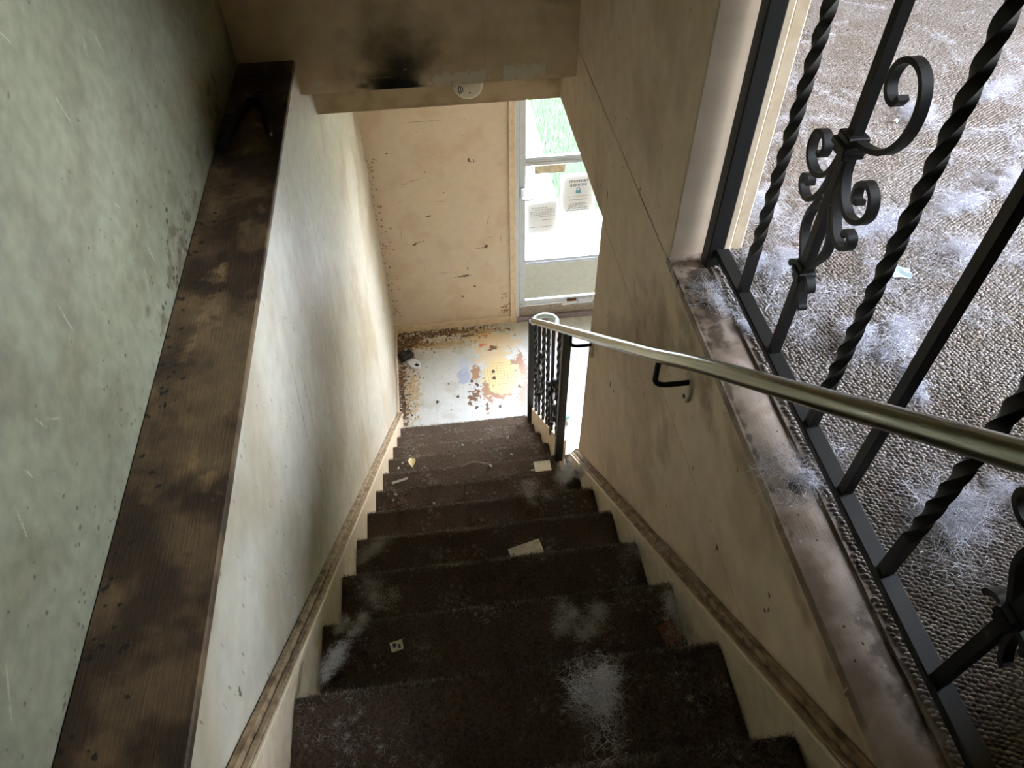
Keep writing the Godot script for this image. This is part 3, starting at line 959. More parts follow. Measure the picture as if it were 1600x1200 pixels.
# ---------------------------------------------------------------- upstairs room
func build_upper_room() -> void:
	# carpet ground with dust, and loops on the part near the railing
	var a := Vector2(0.92, -4.2)
	var b := Vector2(3.4, 1.6)
	var p := Paint.new(900, 1500, a, b, fine)
	p.base(Color(0.50, 0.445, 0.395), 0.15, 30.0, Color(0.60, 0.55, 0.53), 0.0, 4.0, 0.7)
	for i in 260:
		p.blot(Vector2(rng.randf_range(0.95, 3.4), rng.randf_range(-3.2, -0.5)), Vector2(rng.randf_range(0.01, 0.06), rng.randf_range(0.006, 0.025)), Color(0.70, 0.68, 0.70), rng.randf_range(0.2, 0.6), 0.7, 1.3, 25.0, rng.randf_range(-0.8, 0.8))
	for s in [[1.75, -1.30, 0.16, 0.03], [1.70, -1.27, 0.06, 0.02], [1.45, -1.4, 0.05, 0.02]]:
		p.blot(Vector2(s[0], s[1]), Vector2(s[2], s[3]), Color(0.52, 0.35, 0.20), 0.8, 0.5, 1.0, 20.0, 0.1)
	var mb := slab(Vector3(0.93, -0.2, -4.2), Vector3(3.4, 0.004, 1.6))
	lay(mb, "xz", a, b)
	var fl := struct("floor_2", mb, painted(p, 1.0), "worn brown looped carpet of the upstairs room under a layer of lint")
	struct("floor_3", slab(Vector3(XW, -0.2, -0.03), Vector3(XR - 0.006, 0.0, 1.6)), M.stair_carpet, "carpeted landing at the head of the stairs")
	var loop := MB.new()
	loop.lathe(PackedVector2Array([Vector2(0.0034, -0.001), Vector2(0.0036, 0.0012), Vector2(0.0022, 0.0036), Vector2(0.0001, 0.0042)]), Vector3.ZERO, Basis.from_scale(Vector3(1.25, 1, 0.8)), 6)
	var put := []
	var cols := []
	var ca := cos(-0.44)
	var sa := sin(-0.44)
	for r in range(-330, 330):
		for s in range(-330, 330):
			var u := s * 0.0088 + (0.0044 if r % 2 else 0.0) + rng.randfn() * 0.0007
			var w := r * 0.0066 + rng.randfn() * 0.0006 + 0.002 * sin(u * 60.0)
			var q := Vector3(1.5 + u * ca + w * sa, 0.004, -0.9 - u * sa + w * ca)
			if q.x < 0.938 or q.x > 2.5 or q.z < -2.6 or q.z > 0.05 or (q.x < 1.014 and q.z < ZA):
				continue
			put.append(Transform3D(Basis(Vector3.UP, -0.44 + rng.randfn() * 0.25) * Basis.from_scale(Vector3.ONE * rng.randf_range(1.0, 1.35)), q))
			var dust := clampf(0.35 + 0.7 * fine.get_noise_2d(q.x * 5.0, q.z * 5.0), 0.0, 1.0) * rng.randf_range(0.2, 0.8)
			cols.append(Color(0.215, 0.18, 0.15).lerp(Color(0.31, 0.265, 0.23), rng.randf()).lerp(Color(0.46, 0.43, 0.44), dust))
	scatter("carpet_loops", loop.mesh(), M.tinted, put, fl, cols)

	# shell of the room and the hall behind the camera
	struct("wall_room_front", slab(Vector3(0.985, -0.2, -4.3), Vector3(3.5, 2.45, -4.2)), M.plaster, "front wall of the upstairs room")
	struct("wall_back", slab(Vector3(-0.34, -2.8, 1.6), Vector3(3.5, 2.45, 1.7)), M.plaster, "back wall behind the viewer")
	struct("ceiling_4", slab(Vector3(-0.34, 2.40, -4.3), Vector3(3.5, 2.5, 1.7)), M.plaster, "upstairs ceiling")
	struct("wall_hall", slab(Vector3(1.70, -0.05, -0.50), Vector3(1.80, 2.45, 1.65)), M.plaster, "wall along the far side of the upstairs hall")
	mb = MB.new()
	var wl := -1.35
	var wr := 0.45
	mb.box(Vector3(3.4, -0.2, -4.3), Vector3(3.52, 2.45, wl))
	mb.box(Vector3(3.4, -0.2, wr), Vector3(3.52, 2.45, 1.7))
	mb.box(Vector3(3.4, -0.2, wl), Vector3(3.52, 0.40, wr))
	mb.box(Vector3(3.4, 2.00, wl), Vector3(3.52, 2.45, wr))
	struct("wall_room_right", mb, M.plaster, "window wall of the upstairs room")
	var w := Node3D.new()
	w.name = "window_1"
	add_child(w)
	tag(w, "wide window of the upstairs room", "", "", "structure")
	for f in [[wl, wl + 0.06, 0.40, 2.00], [wr - 0.06, wr, 0.40, 2.00], [wl + 0.06, wr - 0.06, 0.40, 0.46], [wl + 0.06, wr - 0.06, 1.94, 2.00], [-0.48, -0.42, 0.46, 1.94]]:
		obj("window_frame", slab(Vector3(3.42, f[2], f[0]), Vector3(3.49, f[3], f[1]), 0.004), M.white_plastic, w)
	obj("pane", slab(Vector3(3.45, 0.46, wl + 0.06), Vector3(3.454, 1.94, -0.48)), M.glass, w)
	obj("pane", slab(Vector3(3.45, 0.46, -0.42), Vector3(3.454, 1.94, wr - 0.06)), M.glass, w)


# ---------------------------------------------------------------- iron work
func twisted(p: Vector3, q: Vector3, w: float, pitch: float, plain := 0.06) -> MB:
	var mb := MB.new()
	var up := (q - p).normalized()
	var L := p.distance_to(q)
	var n := int(L / 0.006)
	var path := PackedVector3Array()
	var a := p + up * plain
	var b := q - up * plain
	for i in n + 1:
		path.append(a.lerp(b, i / float(n)))
	var turns := roundf((L - 2 * plain) / pitch * 4.0) / 4.0
	mb.sweep(path, Vector3.RIGHT, rect(w, w), true, PackedFloat32Array(), TAU * turns, false)
	mb.sweep(PackedVector3Array([p, a]), Vector3.RIGHT, rect(w, w))
	mb.sweep(PackedVector3Array([b, q]), Vector3.RIGHT, rect(w, w))
	return mb


func scroll(mb: MB, pts: Array, at: Vector3, s: float, t := 0.0075, w := 0.014) -> void:      # a flat strap bent in the railing's plane; pts are (z, y)
	var path := []
	for q in pts:
		path.append(at + Vector3(0, q.y, q.x) * s)
	mb.sweep(bend(path, 5), Vector3.RIGHT, rect(t * s, w * s))


func pairs(l: Array) -> Array:
	var o := []
	for i in range(0, l.size(), 2):
		o.append(Vector2(l[i], l[i + 1]))
	return o


func ornament(parent: Node3D, at: Vector3, s: float, upper: bool) -> void:
	# curls round one bar, at the height of its upper collar
	var curls := [
		[[0.006, 0.010, 0.040, 0.016, 0.075, 0.032, 0.098, 0.060, 0.106, 0.092, 0.100, 0.122, 0.082, 0.140, 0.058, 0.142, 0.038, 0.128, 0.032, 0.106, 0.042, 0.090, 0.058, 0.088, 0.066, 0.100]],
		[[-0.010, -0.010, -0.014, -0.038, -0.030, -0.066, -0.056, -0.080, -0.082, -0.072, -0.092, -0.050, -0.084, -0.028, -0.066, -0.022, -0.052, -0.034, -0.056, -0.050, -0.066, -0.050]],
		[[-0.012, -0.030, -0.020, -0.080, -0.038, -0.112, -0.060, -0.124, -0.080, -0.116, -0.082, -0.100, -0.068, -0.094, -0.064, -0.106]],
		[[0.010, -0.010, 0.014, -0.038, 0.030, -0.064, 0.056, -0.078, 0.084, -0.068, 0.096, -0.046, 0.088, -0.024, 0.068, -0.018, 0.052, -0.032, 0.056, -0.050, 0.068, -0.048]],
		[[0.012, -0.030, 0.020, -0.084, 0.040, -0.114, 0.062, -0.124, 0.080, -0.114, 0.080, -0.098, 0.066, -0.096, 0.064, -0.106]],
		[[-0.011, -0.090, -0.034, -0.130, -0.036, -0.165, -0.018, -0.195, -0.007, -0.212]],
		[[0.011, -0.090, 0.034, -0.128, 0.036, -0.160, 0.018, -0.192, 0.007, -0.208]],
		[[-0.008, -0.224, -0.022, -0.220, -0.034, -0.228, -0.036, -0.236]],
		[[0.008, -0.224, 0.022, -0.220, 0.032, -0.228, 0.034, -0.236]],
		[[0.012, -0.220, 0.016, -0.246, 0.026, -0.268, 0.034, -0.272]],
	]
	for i in curls.size():
		if i == 0 and not upper:
			continue
		var mb := MB.new()
		scroll(mb, pairs(curls[i][0]), at, s)
		obj("scroll" if i < 5 else "leaf", mb, M.iron, parent)
	for h in [[0.0, 0.020], [-0.222, 0.015]]:
		var mb := MB.new()
		var y: float = at.y + h[0] * s
		for k in [-1, 0, 1]:
			var r: float = (h[1] if k == 0 else h[1] * 0.8) * s
			mb.box(Vector3(-r, -0.0055 * s, -r), Vector3(r, 0.0055 * s, r), 0.002, Basis(), Vector3(at.x, y + k * 0.011 * s, at.z))
		obj("collar", mb, M.iron, parent)


func build_upper_railing() -> void:
	var t := thing("iron_railing", "black wrought iron railing with twisted bars and scrolls along the upstairs carpet", "railing", Vector3.ZERO)
	var x := 0.945
	var top := 0.88
	obj("post", slab(Vector3(0.918, 0.0, -1.160), Vector3(0.950, top, -1.128), 0.002), M.iron, t)
	obj("bottom_rail", slab(Vector3(0.930, 0.036, -1.128), Vector3(0.959, 0.050, 0.9), 0.002), M.iron, t)
	obj("top_rail", slab(Vector3(0.925, top, -1.17), Vector3(0.965, top + 0.02, 0.9), 0.004), M.iron, t)
	obj("post", slab(Vector3(0.929, 0.0, 0.9), Vector3(0.961, top, 0.932), 0.002), M.iron, t)
	for b in [[-1.000, 1], [-0.838, 2], [-0.672, 1], [-0.543, 0], [-0.411, 1], [-0.262, 2], [-0.10, 1], [0.05, 0], [0.20, 1], [0.35, 2], [0.50, 1], [0.65, 0], [0.78, 1]]:
		var p := Vector3(x, 0.048, b[0])
		var q := Vector3(x, top, b[0])
		if b[1] == 1:
			obj("twisted_bar", twisted(p, q, 0.0160, 0.150, 0.09), M.iron, t)
			continue
		var mb := MB.new()
		mb.sweep(PackedVector3Array([p, q]), Vector3.RIGHT, rect(0.0155, 0.0155))
		obj("plain_bar", mb, M.iron, t)
		if b[1] == 2:
			ornament(t, Vector3(x, 0.452, b[0]), 1.0, true)


func under_tube(z: float) -> float:
	return 0.122 + 0.885 * (z + 0.75) - 0.012


func build_lower_railing() -> void:
	var t := thing("iron_railing", "short black iron railing with twisted bars at the foot of the stairs", "railing", Vector3.ZERO)
	var x := 0.80
	obj("post", slab(Vector3(x - 0.016, nosing(7).y, -1.866), Vector3(x + 0.016, under_tube(-1.85), -1.834), 0.002), M.iron, t)
	obj("post", slab(Vector3(x - 0.016, slope(-2.66) - 0.05, -2.676), Vector3(x + 0.016, under_tube(-2.66), -2.644), 0.002), M.iron, t)
	var zs := [-2.545, -2.437, -2.318, -2.210, -2.100, -1.975]
	for i in 6:
		var z: float = zs[i]
		var p := Vector3(x + 0.012, slope(z) + 0.095, z)
		var q := Vector3(x, under_tube(z), z)
		if i == 1 or i == 4:
			var mb := MB.new()
			mb.sweep(PackedVector3Array([p, q]), Vector3.RIGHT, rect(0.014, 0.014))
			obj("plain_bar", mb, M.iron, t)
			ornament(t, Vector3(x + 0.006, q.y - 0.40 if i == 4 else q.y - 0.28, z), 1.0, true)
		else:
			obj("twisted_bar", twisted(p, q, 0.014, 0.20, 0.03), M.iron, t)


func build_handrail() -> void:
	var t := thing("handrail", "long round metal handrail sloping down the right wall on black brackets", "handrail")
	var pts := []
	for z in [-2.47, -2.2, -1.9, -1.5, -1.2, -0.95, -0.8, -0.6, -0.45, -0.3, -0.18, -0.05, 0.1]:
		var dx := maxf(0.0, z + 0.9)
		pts.append(Vector3(0.777 + dx * 0.10, 0.122 + 0.885 * (z + 0.75) - maxf(0.0, z + 0.8) * 0.06, z))
	var mb := MB.new()
	var path := bend(pts, 4)
	mb.sweep(path, Vector3.RIGHT, ring(0.0145, 24), false)
	obj("tube", mb, M.tube, t)
	# curl at the foot
	var e: Vector3 = pts[0]
	mb = MB.new()
	var c := []
	for i in 13:
		var an := PI * 1.02 - i * PI * 1.3 / 12.0
		c.append(e + Vector3(0.056 + 0.056 * cos(an), -0.016, -0.004 - 0.045 * sin(an)))
	mb.sweep(bend(c, 3), Vector3.UP, ring(0.0125, 16), false)
	obj("curl", mb, mat(Color(0.80, 0.88, 0.88), 0.3), t)
	for b in [[-0.935, -0.15], [-1.692, -0.804]]:
		var y: float = b[1]
		var z: float = b[0]
		var ty := 0.122 + 0.885 * (z + 0.75) - 0.013
		mb = MB.new()
		mb.sweep(bend([Vector3(XR + 0.001, y + 0.020, z), Vector3(XR - 0.03, y + 0.020, z), Vector3(XR - 0.062, y + 0.022, z), Vector3(XR - 0.077, y + 0.034, z), Vector3(XR - 0.079, y + 0.055, z), Vector3(XR - 0.079, ty, z)]), Vector3.BACK, ring(0.0058, 12), false)
		obj("bracket_arm", mb, M.iron, t)
		mb = MB.new()
		var turn := Basis(Vector3.BACK, PI / 2)
		mb.lathe(PackedVector2Array([Vector2(0.016, 0.0), Vector2(0.016, 0.006), Vector2(0.012, 0.009), Vector2(0.0001, 0.0095)]), Vector3(XR + 0.001, y - 0.006, z), turn * Basis.from_scale(Vector3(2.1, 1.0, 1.0)), 28)
		var pl := obj("bracket_plate", mb, mat(Color(0.80, 0.74, 0.64), 0.55), t)
		mb = MB.new()
		mb.lathe(PackedVector2Array([Vector2(0.0055, 0.0), Vector2(0.005, 0.002), Vector2(0.0001, 0.0032)]), Vector3(XR - 0.008, y - 0.022, z), turn, 12)
		obj("screw", mb, M.iron, pl)


# ---------------------------------------------------------------- small things
func build_small_things() -> void:
	# smoke alarm on the lower header, half hidden by the upper one
	var t := thing("smoke_alarm", "round white smoke alarm on the lower header", "smoke alarm", Vector3(0.528, -0.226, Z2))
	var mb := MB.new()
	var face := Basis(Vector3.RIGHT, PI / 2)
	mb.lathe(PackedVector2Array([Vector2(0.053, 0.0), Vector2(0.053, 0.012), Vector2(0.049, 0.020), Vector2(0.040, 0.024), Vector2(0.0001, 0.025)]), Vector3.ZERO, face, 48)
	obj("housing", mb, mat(Color(0.93, 0.91, 0.86), 0.5), t)
	for r in [0.013, 0.020, 0.027]:
		mb = MB.new()
		var arc := []
		for i in 7:
			var an := 2.6 + i * 0.2
			arc.append(Vector3(r * cos(an) - 0.008, r * sin(an) - 0.010, 0.0254))
		mb.sweep(bend(arc, 3), Vector3.BACK, rect(0.003, 0.001))
		obj("vent_slot", mb, M.ink, t)
	mb = MB.new()
	mb.lathe(PackedVector2Array([Vector2(0.003, 0.0), Vector2(0.0025, 0.002), Vector2(0.0001, 0.0026)]), Vector3(0.004, -0.024, 0.0245), face, 10)
	obj("test_light", mb, M.ink, t)

	# dark strap bent into an inverted V on the left ledge
	t = thing("strap", "dark bent strap lying in an inverted V on the left ledge", "strap", Vector3(-0.08, 0.0, -1.85))
	mb = MB.new()
	var path := bend([Vector3(-0.058, 0.016, 0.135), Vector3(-0.052, 0.020, 0.09), Vector3(-0.042, 0.018, 0.03), Vector3(-0.026, 0.018, -0.05), Vector3(-0.012, 0.020, -0.095), Vector3(0.004, 0.017, -0.11)], 6)
	var sc := PackedFloat32Array()
	for i in path.size():
		sc.append(0.8 + 0.25 * fine.get_noise_2d(i * 0.35, 3.0) - 0.3 * i / path.size())
	mb.sweep(path, Vector3.UP, ring(0.019, 12, 0.8), false, sc)
	obj("thick_end", mb, mat(Color(0.075, 0.07, 0.085), 0.8), t)
	mb = MB.new()
	path = bend([Vector3(-0.005, 0.012, -0.10), Vector3(0.020, 0.012, -0.07), Vector3(0.036, 0.010, -0.01), Vector3(0.046, 0.010, 0.04), Vector3(0.058, 0.009, 0.085)], 6)
	sc = PackedFloat32Array()
	for i in path.size():
		sc.append(1.0 + 0.3 * fine.get_noise_2d(i * 0.4, 8.0) - 0.25 * i / path.size())
	mb.sweep(path, Vector3.UP, ring(0.0115, 12, 0.8), false, sc)
	var thin := obj("thin_end", mb, mat(Color(0.13, 0.075, 0.075), 0.8), t)
	mb = MB.new()
	mb.lathe(PackedVector2Array([Vector2(0.004, 0), Vector2(0.003, 0.006), Vector2(0.0001, 0.009)]), Vector3(0.060, 0.013, 0.082), Basis(), 8)
	obj("tip", mb, M.white_plastic, thin)
	mb = MB.new()
	mb.sweep(bend([Vector3(0.0, 0.02, -0.11), Vector3(0.006, 0.022, -0.135), Vector3(0.016, 0.012, -0.16)]), Vector3.UP, ring(0.003, 6), false)
	obj("frayed_end", mb, mat(Color(0.075, 0.07, 0.085), 0.8), t)

	# black gadget and white cover in the corner of the entrance floor
	t = thing("black_case", "small black plastic case by the left wall of the entrance", "case", Vector3(0.066, YF, -3.575))
	t.rotation.y = 0.55
	t.scale = Vector3.ONE * 1.25
	obj("body", slab(Vector3(-0.040, 0, -0.032), Vector3(0.040, 0.030, 0.032), 0.010), M.black_plastic, t)
	obj("lid", slab(Vector3(-0.030, 0.030, -0.024), Vector3(0.030, 0.036, 0.024), 0.004), mat(Color(0.09, 0.09, 0.10), 0.3), t)
	obj("label_strip", slab(Vector3(0.004, 0.036, -0.018), Vector3(0.024, 0.0372, -0.010)), mat(Color(0.75, 0.76, 0.78), 0.5), t)
	obj("button", slab(Vector3(-0.022, 0.036, -0.004), Vector3(-0.006, 0.038, 0.010), 0.0015), mat(Color(0.30, 0.31, 0.33), 0.4), t)
	t = thing("white_cover", "white pointed plastic cover with a dark window beside the black case", "plastic cover", Vector3(0.124, YF, -3.485))
	t.rotation.y = -0.85
	t.scale = Vector3.ONE * 1.2
	mb = MB.new()
	var outline := [Vector2(-0.045, -0.030), Vector2(0.010, -0.032), Vector2(0.042, -0.012), Vector2(0.050, 0.0), Vector2(0.042, 0.012), Vector2(0.010, 0.032), Vector2(-0.045, 0.030)]
	for i in outline.size():
		var q: Vector2 = outline[i]
		var r: Vector2 = outline[(i + 1) % outline.size()]
		var o := Vector3(0, 0.006, 0)
		mb.quad_out(Vector3(q.x, 0, q.y), Vector3(r.x, 0, r.y), Vector3(r.x * 0.94, 0.012, r.y * 0.94), Vector3(q.x * 0.94, 0.012, q.y * 0.94), o)
		mb.quad_out(Vector3(q.x * 0.94, 0.012, q.y * 0.94), Vector3(r.x * 0.94, 0.012, r.y * 0.94), Vector3(r.x * 0.8, 0.016, r.y * 0.8), Vector3(q.x * 0.8, 0.016, q.y * 0.8), o)
		mb.tri_out(Vector3(q.x * 0.8, 0.016, q.y * 0.8), Vector3(r.x * 0.8, 0.016, r.y * 0.8), Vector3(0, 0.017, 0), o)
	obj("shell", mb, M.white_plastic, t)
	obj("window", slab(Vector3(0.006, 0.0155, -0.009), Vector3(0.028, 0.0178, 0.009), 0.0008), mat(Color(0.14, 0.14, 0.16), 0.3), t)

	# clear cup lying beyond the lower railing
	t = thing("plastic_cup", "pale clear plastic cup on the floor behind the lower railing", "cup", Vector3(1.075, YF, -2.885))
	t.rotation.y = 0.4
	mb = MB.new()
	mb.lathe(PackedVector2Array([Vector2(0.0001, 0.0), Vector2(0.024, 0.0), Vector2(0.032, 0.075), Vector2(0.0335, 0.077), Vector2(0.0305, 0.075), Vector2(0.0225, 0.003), Vector2(0.0001, 0.003)]), Vector3(0, 0.033, 0), Basis(Vector3.BACK, 1.52), 24)
	obj("wall", mb, mat(Color(0.62, 0.78, 0.80), 0.3), t)

	# cards and paper on the steps
	t = thing("paper_card", "blank square cream card lying flat on a step in front of the lower railing post", "card", Vector3(0.724, nosing(7).y, -1.817))
	var card := slab(Vector3(-0.036, 0.004, -0.027), Vector3(0.036, 0.006, 0.027), 0.0005)
	obj("sheet", card, mat(Color(0.90, 0.87, 0.79), 0.9), t)
	t = thing("paper_card", "cream folded card tucked behind the edge of a middle step", "card", Vector3(0.545, nosing(4).y + 0.006, -1.075))
	t.rotation = Vector3(-0.12, 0.18, 0.10)
	obj("sheet", slab(Vector3(-0.050, 0.004, -0.030), Vector3(0.050, 0.0055, 0.034), 0.0005), M.card, t)
	obj("flap", slab(Vector3(-0.050, 0.0065, -0.028), Vector3(0.030, 0.0080, 0.020), 0.0005), M.card, t)
	t = thing("paper_card", "tiny pale printed square of card on the second nearest step", "card", Vector3(0.22, nosing(1).y, -0.575))
	t.rotation.y = 0.2
	obj("sheet", slab(Vector3(-0.012, 0.005, -0.010), Vector3(0.012, 0.0065, 0.010), 0.0004), mat(Color(0.62, 0.58, 0.44), 0.9), t)
	mb = slab(Vector3(-0.007, 0.0065, -0.006), Vector3(-0.001, 0.0069, 0.002))
	mb.box(Vector3(0.002, 0.0065, -0.002), Vector3(0.007, 0.0069, 0.006))
	obj("print", mb, M.ink, t)
	t = thing("paper_scrap", "brown paper scrap at the right end of the second nearest step", "paper scrap", Vector3(0.742, nosing(1).y, -0.535))
	t.rotation = Vector3(0.2, 0.3, 0.25)
	obj("sheet", slab(Vector3(-0.016, 0.006, -0.020), Vector3(0.016, 0.0075, 0.020), 0.0004), mat(Color(0.42, 0.27, 0.20), 0.9), t)
	# dry leaf
	t = thing("dry_leaf", "curled cream dry leaf near the left end of a lower step", "leaf", Vector3(0.145, nosing(8).y + 0.006, -2.055))
	var rows := []
	for i in 7:
		var s := i / 6.0
		var row := PackedVector3Array()
		var w := 0.018 * sin(PI * (0.08 + 0.9 * s))
		for j in 5:
			var c := (j - 2) / 2.0
			row.append(Vector3(c * w, 0.010 * c * c + 0.012 * sin(s * 3.0), (s - 0.5) * 0.055))
		rows.append(row)
	mb = MB.new()
	mb.sheet(rows)
	rows.reverse()
	mb.sheet(rows)
	obj("blade", mb, mat(Color(0.84, 0.78, 0.58), 0.8), t)
	mb = MB.new()
	mb.sweep(PackedVector3Array([Vector3(0, 0.004, 0.026), Vector3(0.004, 0.008, 0.042)]), Vector3.UP, ring(0.0012, 5), false)
	obj("stem", mb, mat(Color(0.50, 0.40, 0.24), 0.8), t)
	t = thing("paper_strip", "narrow grey strip of plastic at the left end of a lower step", "strip", Vector3(0.105, nosing(7).y, -1.82))
	t.rotation.y = 0.25
	obj("film", slab(Vector3(-0.035, 0.005, -0.006), Vector3(0.035, 0.008, 0.006), 0.001), mat(Color(0.70, 0.69, 0.66), 0.5), t)

	# torn foil and paper pieces upstairs
	for s in [[1.105, -1.335, 0.030, 0.022, 0.4, "crumpled silver foil piece on the upstairs carpet behind the left scrolls"], [1.300, -1.05, 0.020, 0.016, -0.3, "small pale blue foil scrap on the upstairs carpet right of the scrolls"], [1.575, -1.62, 0.010, 0.004, 0.6, "tiny white paper sliver on the far upstairs carpet"]]:
		mb = MB.new()
		var rr := []
		for i in 6:
			var row := PackedVector3Array()
			for j in 6:
				row.append(Vector3((i - 2.5) / 2.5 * s[2] * (1.0 + 0.2 * fine.get_noise_2d(j * 1.3, i * 0.4)), 0.010 + 0.012 * fine.get_noise_2d(i * 0.7 + s[0] * 9.0, j * 0.7), (j - 2.5) / 2.5 * s[3]))
			rr.append(row)
		mb.sheet(rr, true)
		t = thing("foil_scrap", s[5], "scrap", Vector3(s[0], 0.004, s[1]))
		t.rotation.y = s[4]
		obj("sheet", mb, mat(Color(0.80, 0.88, 0.93), 0.35, 0.3), t)


# ---------------------------------------------------------------- lint
func tuft(n: int, size: Vector3, width: float, r: RandomNumberGenerator) -> MB:      # a loose clump of curling fibres gathered round a few knots
	var mb := MB.new()
	var knots := []
	for i in 9:
		knots.append([Vector3(r.randfn() * size.x * 0.5, absf(r.randfn()) * size.y * 0.35, r.randfn() * size.z * 0.5), r.randf_range(0.12, 0.4), Vector3(r.randfn(), r.randfn() * 0.3, r.randfn()).normalized()])
	for i in n:
		var kn: Array = knots[int(pow(r.randf(), 1.5) * 8.99)]
		var spread: float = kn[1]
		var c: Vector3 = kn[0] + Vector3(r.randfn() * size.x, absf(r.randfn()) * size.y * 1.2, r.randfn() * size.z) * spread
		var d: Vector3 = (kn[2] + Vector3(r.randfn(), r.randfn() * 0.35, r.randfn()) * 0.7).normalized()
		var e := Vector3(r.randfn(), r.randfn() * 0.5, r.randfn()).normalized()
		var l := r.randf_range(0.15, 0.5) * size.x
		var wv := d.cross(Vector3(r.randfn(), r.randfn(), r.randfn())).normalized() * width * r.randf_range(0.5, 1.0)
		var base := mb.v.size()
		for k in 5:
			var s := k / 4.0 - 0.5
			var p := c + d * l * s + e * l * 2.2 * (s * s - 0.1) + d.cross(e) * l * 0.6 * s * s * s
			p.y = maxf(p.y, 0.0004)
			mb.add(p - wv * 0.5)
			mb.add(p + wv * 0.5)
		for k in 4:
			var q := base + 2 * k
			mb.tri(q, q + 1, q + 3)
			mb.tri(q, q + 3, q + 2)
	return mb


func build_lint() -> void:
	var r := RandomNumberGenerator.new()
	r.seed = 77
	var kinds := []
	for s in [[1500, Vector3(0.05, 0.020, 0.04)], [1000, Vector3(0.06, 0.010, 0.026)], [1700, Vector3(0.040, 0.024, 0.040)], [500, Vector3(0.05, 0.006, 0.045)]]:
		kinds.append(tuft(s[0], s[1], 0.0005, r).mesh())
	# tufts that stand out: place, kind, size, label
	var up := "white stuffing tufts upstairs"
	var st := "lint tufts on the steps"
	var list := [
		[Vector3(1.165, 0.006, -0.855), 2, 1.4, 0.3, up, "big white stuffing tuft on the upstairs carpet above the handrail, between twisted and plain bars"],
		[Vector3(1.19, 0.006, -0.765), 1, 0.9, 1.2, up, "grey rolled wisp just below the big stuffing tuft above the handrail"],
		[Vector3(1.105, 0.006, -0.488), 0, 1.5, 0.9, up, "white stuffing tuft on the upstairs carpet below the handrail, right of a twisted bar"],
		[Vector3(1.222, 0.006, -0.512), 2, 0.9, 0.0, up, "small white stuffing tuft at the right edge of the picture below the handrail"],
		[Vector3(0.905, 0.002, -1.045), 3, 1.2, 0.5, up, "grey dusty tuft on the nosing board at the foot of the railing post"],
		[Vector3(0.950, 0.006, -0.94), 1, 0.6, 2.0, up, "white wisp under the bottom rail by the first twisted bar"],
		[Vector3(0.905, 0.002, -0.615), 3, 1.5, 1.0, up, "thin white wisp on the nosing board under the handrail"],
		[Vector3(1.045, 0.006, -1.10), 2, 1.1, 0.2, up, "white stuffing tuft behind the first twisted bar near the partition"],
		[Vector3(1.10, 0.006, -1.29), 0, 1.3, 1.7, up, "wide white stuffing tuft along the partition casing"],
		[Vector3(1.33, 0.006, -1.21), 1, 1.5, 0.2, up, "flat white tuft right of the lower scroll of the railing"],
		[Vector3(1.47, 0.006, -1.09), 0, 1.1, 0.6, up, "rounded white tuft on the upstairs carpet near the right edge, below the torn patch"],
		[Vector3(1.56, 0.006, -1.255), 1, 1.4, 0.1, up, "long tangled tuft beside the torn rusty patch of carpet"],
		[Vector3(1.70, 0.006, -1.31), 2, 1.0, 0.7, up, "white tuft on the torn rusty patch at the right edge"],
		[Vector3(1.65, 0.006, -1.64), 0, 1.2, 1.2, up, "white tuft on the far carpet right of the tall scroll"],
		[Vector3(1.93, 0.006, -1.74), 1, 1.6, 0.3, up, "white tuft on the far carpet at the upper right edge"],
		[Vector3(0.552, nosing(0).y + 0.004, -0.365), 0, 1.1, 1.4, st, "pale upright tuft on the nearest full step"],
		[Vector3(0.571, nosing(1).y + 0.004, -0.565), 2, 1.0, 0.2, st, "brownish round tuft on the second nearest step"],
		[Vector3(0.105, nosing(1).y + 0.004, -0.56), 1, 0.8, 0.8, st, "thin wisp at the left end of the second nearest step"],
		[Vector3(0.095, nosing(2).y + 0.005, -0.715), 2, 0.7, 0.3, st, "white clump at the left end of the third nearest step edge"],
		[Vector3(0.145, nosing(2).y + 0.004, -0.80), 3, 0.9, 0.3, st, "web of grey lint at the left end of the third nearest step"],
		[Vector3(0.115, nosing(3).y + 0.004, -1.02), 1, 0.9, 0.5, st, "grey wisp at the left end of a middle step"],
		[Vector3(0.785, nosing(5).y + 0.004, -1.475), 2, 0.8, 0.5, st, "white clump at the right end of the step before the lower railing"],
		[Vector3(0.775, nosing(6).y + 0.004, -1.60), 0, 1.0, 0.9, st, "big white clump against the right stringer above the cream card"],
		[Vector3(0.838, nosing(7).y + 0.004, -1.79), 2, 0.9, 0.9, st, "big white tuft at the foot of the lower railing post"],
		[Vector3(0.61, nosing(5).y + 0.004, -1.43), 3, 1.2, 0.1, st, "flat white lint in the middle of the step below the cream card"],
		[Vector3(0.77, nosing(1).y + 0.004, -0.57), 1, 1.0, 1.5, st, "dark grey wisp at the right end of the second nearest step"],
		[Vector3(0.78, nosing(2).y + 0.004, -0.83), 3, 1.0, 0.4, st, "thin pale lint at the right end of the third nearest step"],
	]
	for l in list:
		var o := MeshInstance3D.new()
		o.mesh = kinds[l[1]]
		o.material_override = M.lint if l[4] == up else M.grey_lint
		o.name = numbered("lint_tuft")
		add_child(o)
		o.position = l[0]
		o.rotation.y = l[3]
		o.scale = Vector3.ONE * l[2]
		tag(o, l[5], "lint tuft", l[4])
	# fine lint nobody could count
	var puff := tuft(150, Vector3(0.030, 0.006, 0.02), 0.0004, r).mesh()
	var thin := tuft(70, Vector3(0.034, 0.006, 0.018), 0.0005, r).mesh()
	var put := []
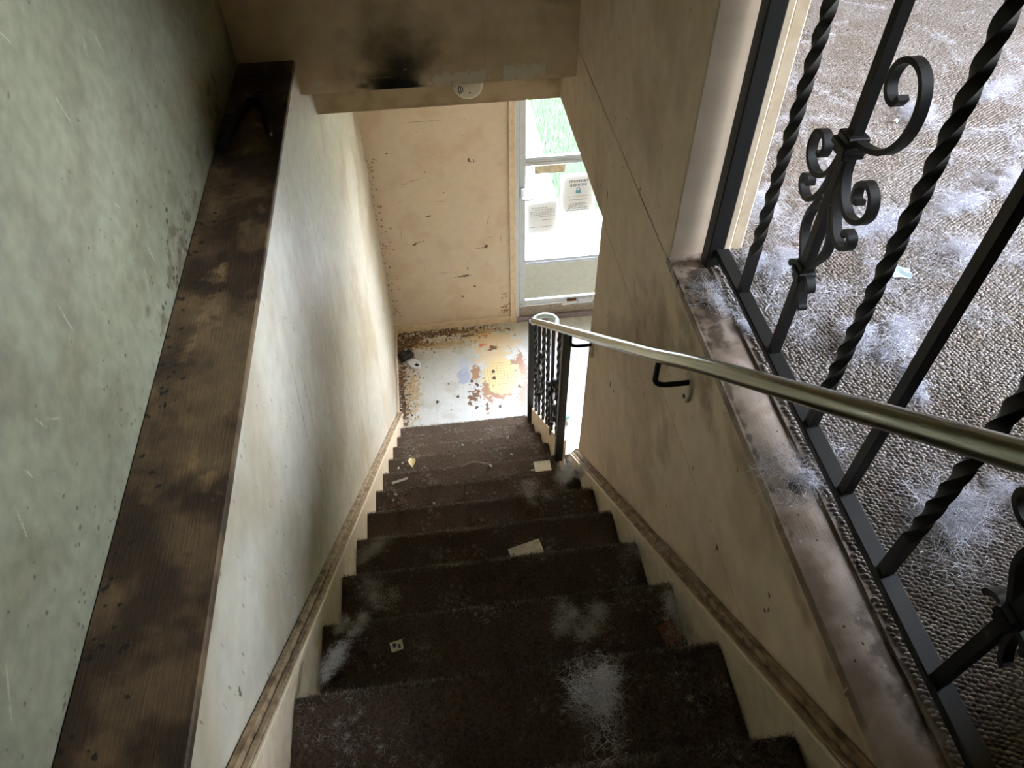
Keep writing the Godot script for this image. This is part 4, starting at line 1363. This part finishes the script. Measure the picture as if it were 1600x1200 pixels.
	for i in 300:
		var q := Vector3(1.0 + absf(r.randfn()) * 0.9, 0.006, -0.9 - absf(r.randfn()) * 0.8)
		if q.x > 3.4 or q.z < -3.6:
			continue
		put.append(Transform3D(Basis(Vector3.UP, r.randf() * TAU).scaled(Vector3.ONE * r.randf_range(0.6, 1.7)), q))
	tag(scatter("carpet_lint", puff, M.lint, put), "fine white lint strewn over the upstairs carpet", "lint")
	put = []
	for i in 360:
		var k := r.randi_range(0, 11)
		var x1 := 0.81 if k < 8 else 0.78
		var x := r.randf_range(0.05, x1)
		if i % 3 == 0:
			x = 0.05 + absf(r.randfn()) * 0.05 if i % 2 else x1 - absf(r.randfn()) * 0.06
		var q := Vector3(x, nosing(k).y + 0.004, nosing(k).x + r.randf_range(0.005, RUN - 0.02))
		put.append(Transform3D(Basis(Vector3.UP, r.randf() * TAU).scaled(Vector3.ONE * r.randf_range(0.3, 1.1)), q))
	tag(scatter("stair_lint", thin, M.grey_lint, put), "fine pale lint scattered over the carpeted steps", "lint")
	# crumbs of litter on the entrance floor and the lower steps
	var crumb := MB.new()
	crumb.box(Vector3(-0.007, 0, -0.004), Vector3(0.007, 0.003, 0.004), 0.001)
	put = []
	var cols := []
	for i in 420:
		var q := Vector3(0.012 + absf(r.randfn()) * 0.05, YF + 0.001, r.randf_range(Z3 + 0.02, -3.0))
		if i % 2:
			q = Vector3(r.randf_range(0.02, 0.82), YF + 0.001, Z3 + 0.02 + absf(r.randfn()) * 0.05)
		put.append(Transform3D(Basis(Vector3.UP, r.randf() * TAU).scaled(Vector3.ONE * r.randf_range(0.3, 1.2)), q))
		cols.append([Color(0.10, 0.06, 0.035), Color(0.22, 0.13, 0.07), Color(0.05, 0.035, 0.02), Color(0.5, 0.46, 0.38)][r.randi_range(0, 3)])
	for i in 90:
		var k := r.randi_range(6, 9)
		var q := Vector3(r.randf_range(0.06, 0.74), nosing(k).y + 0.004, nosing(k).x + r.randf_range(0.01, RUN - 0.03))
		put.append(Transform3D(Basis(Vector3.UP, r.randf() * TAU).scaled(Vector3.ONE * r.randf_range(0.3, 1.0)), q))
		cols.append([Color(0.55, 0.52, 0.46), Color(0.20, 0.10, 0.06), Color(0.08, 0.05, 0.03)][r.randi_range(0, 2)])
	tag(scatter("litter", crumb.mesh(), M.tinted, put, self, cols), "brown crumbs of litter along the entrance walls and on the lower steps", "litter")
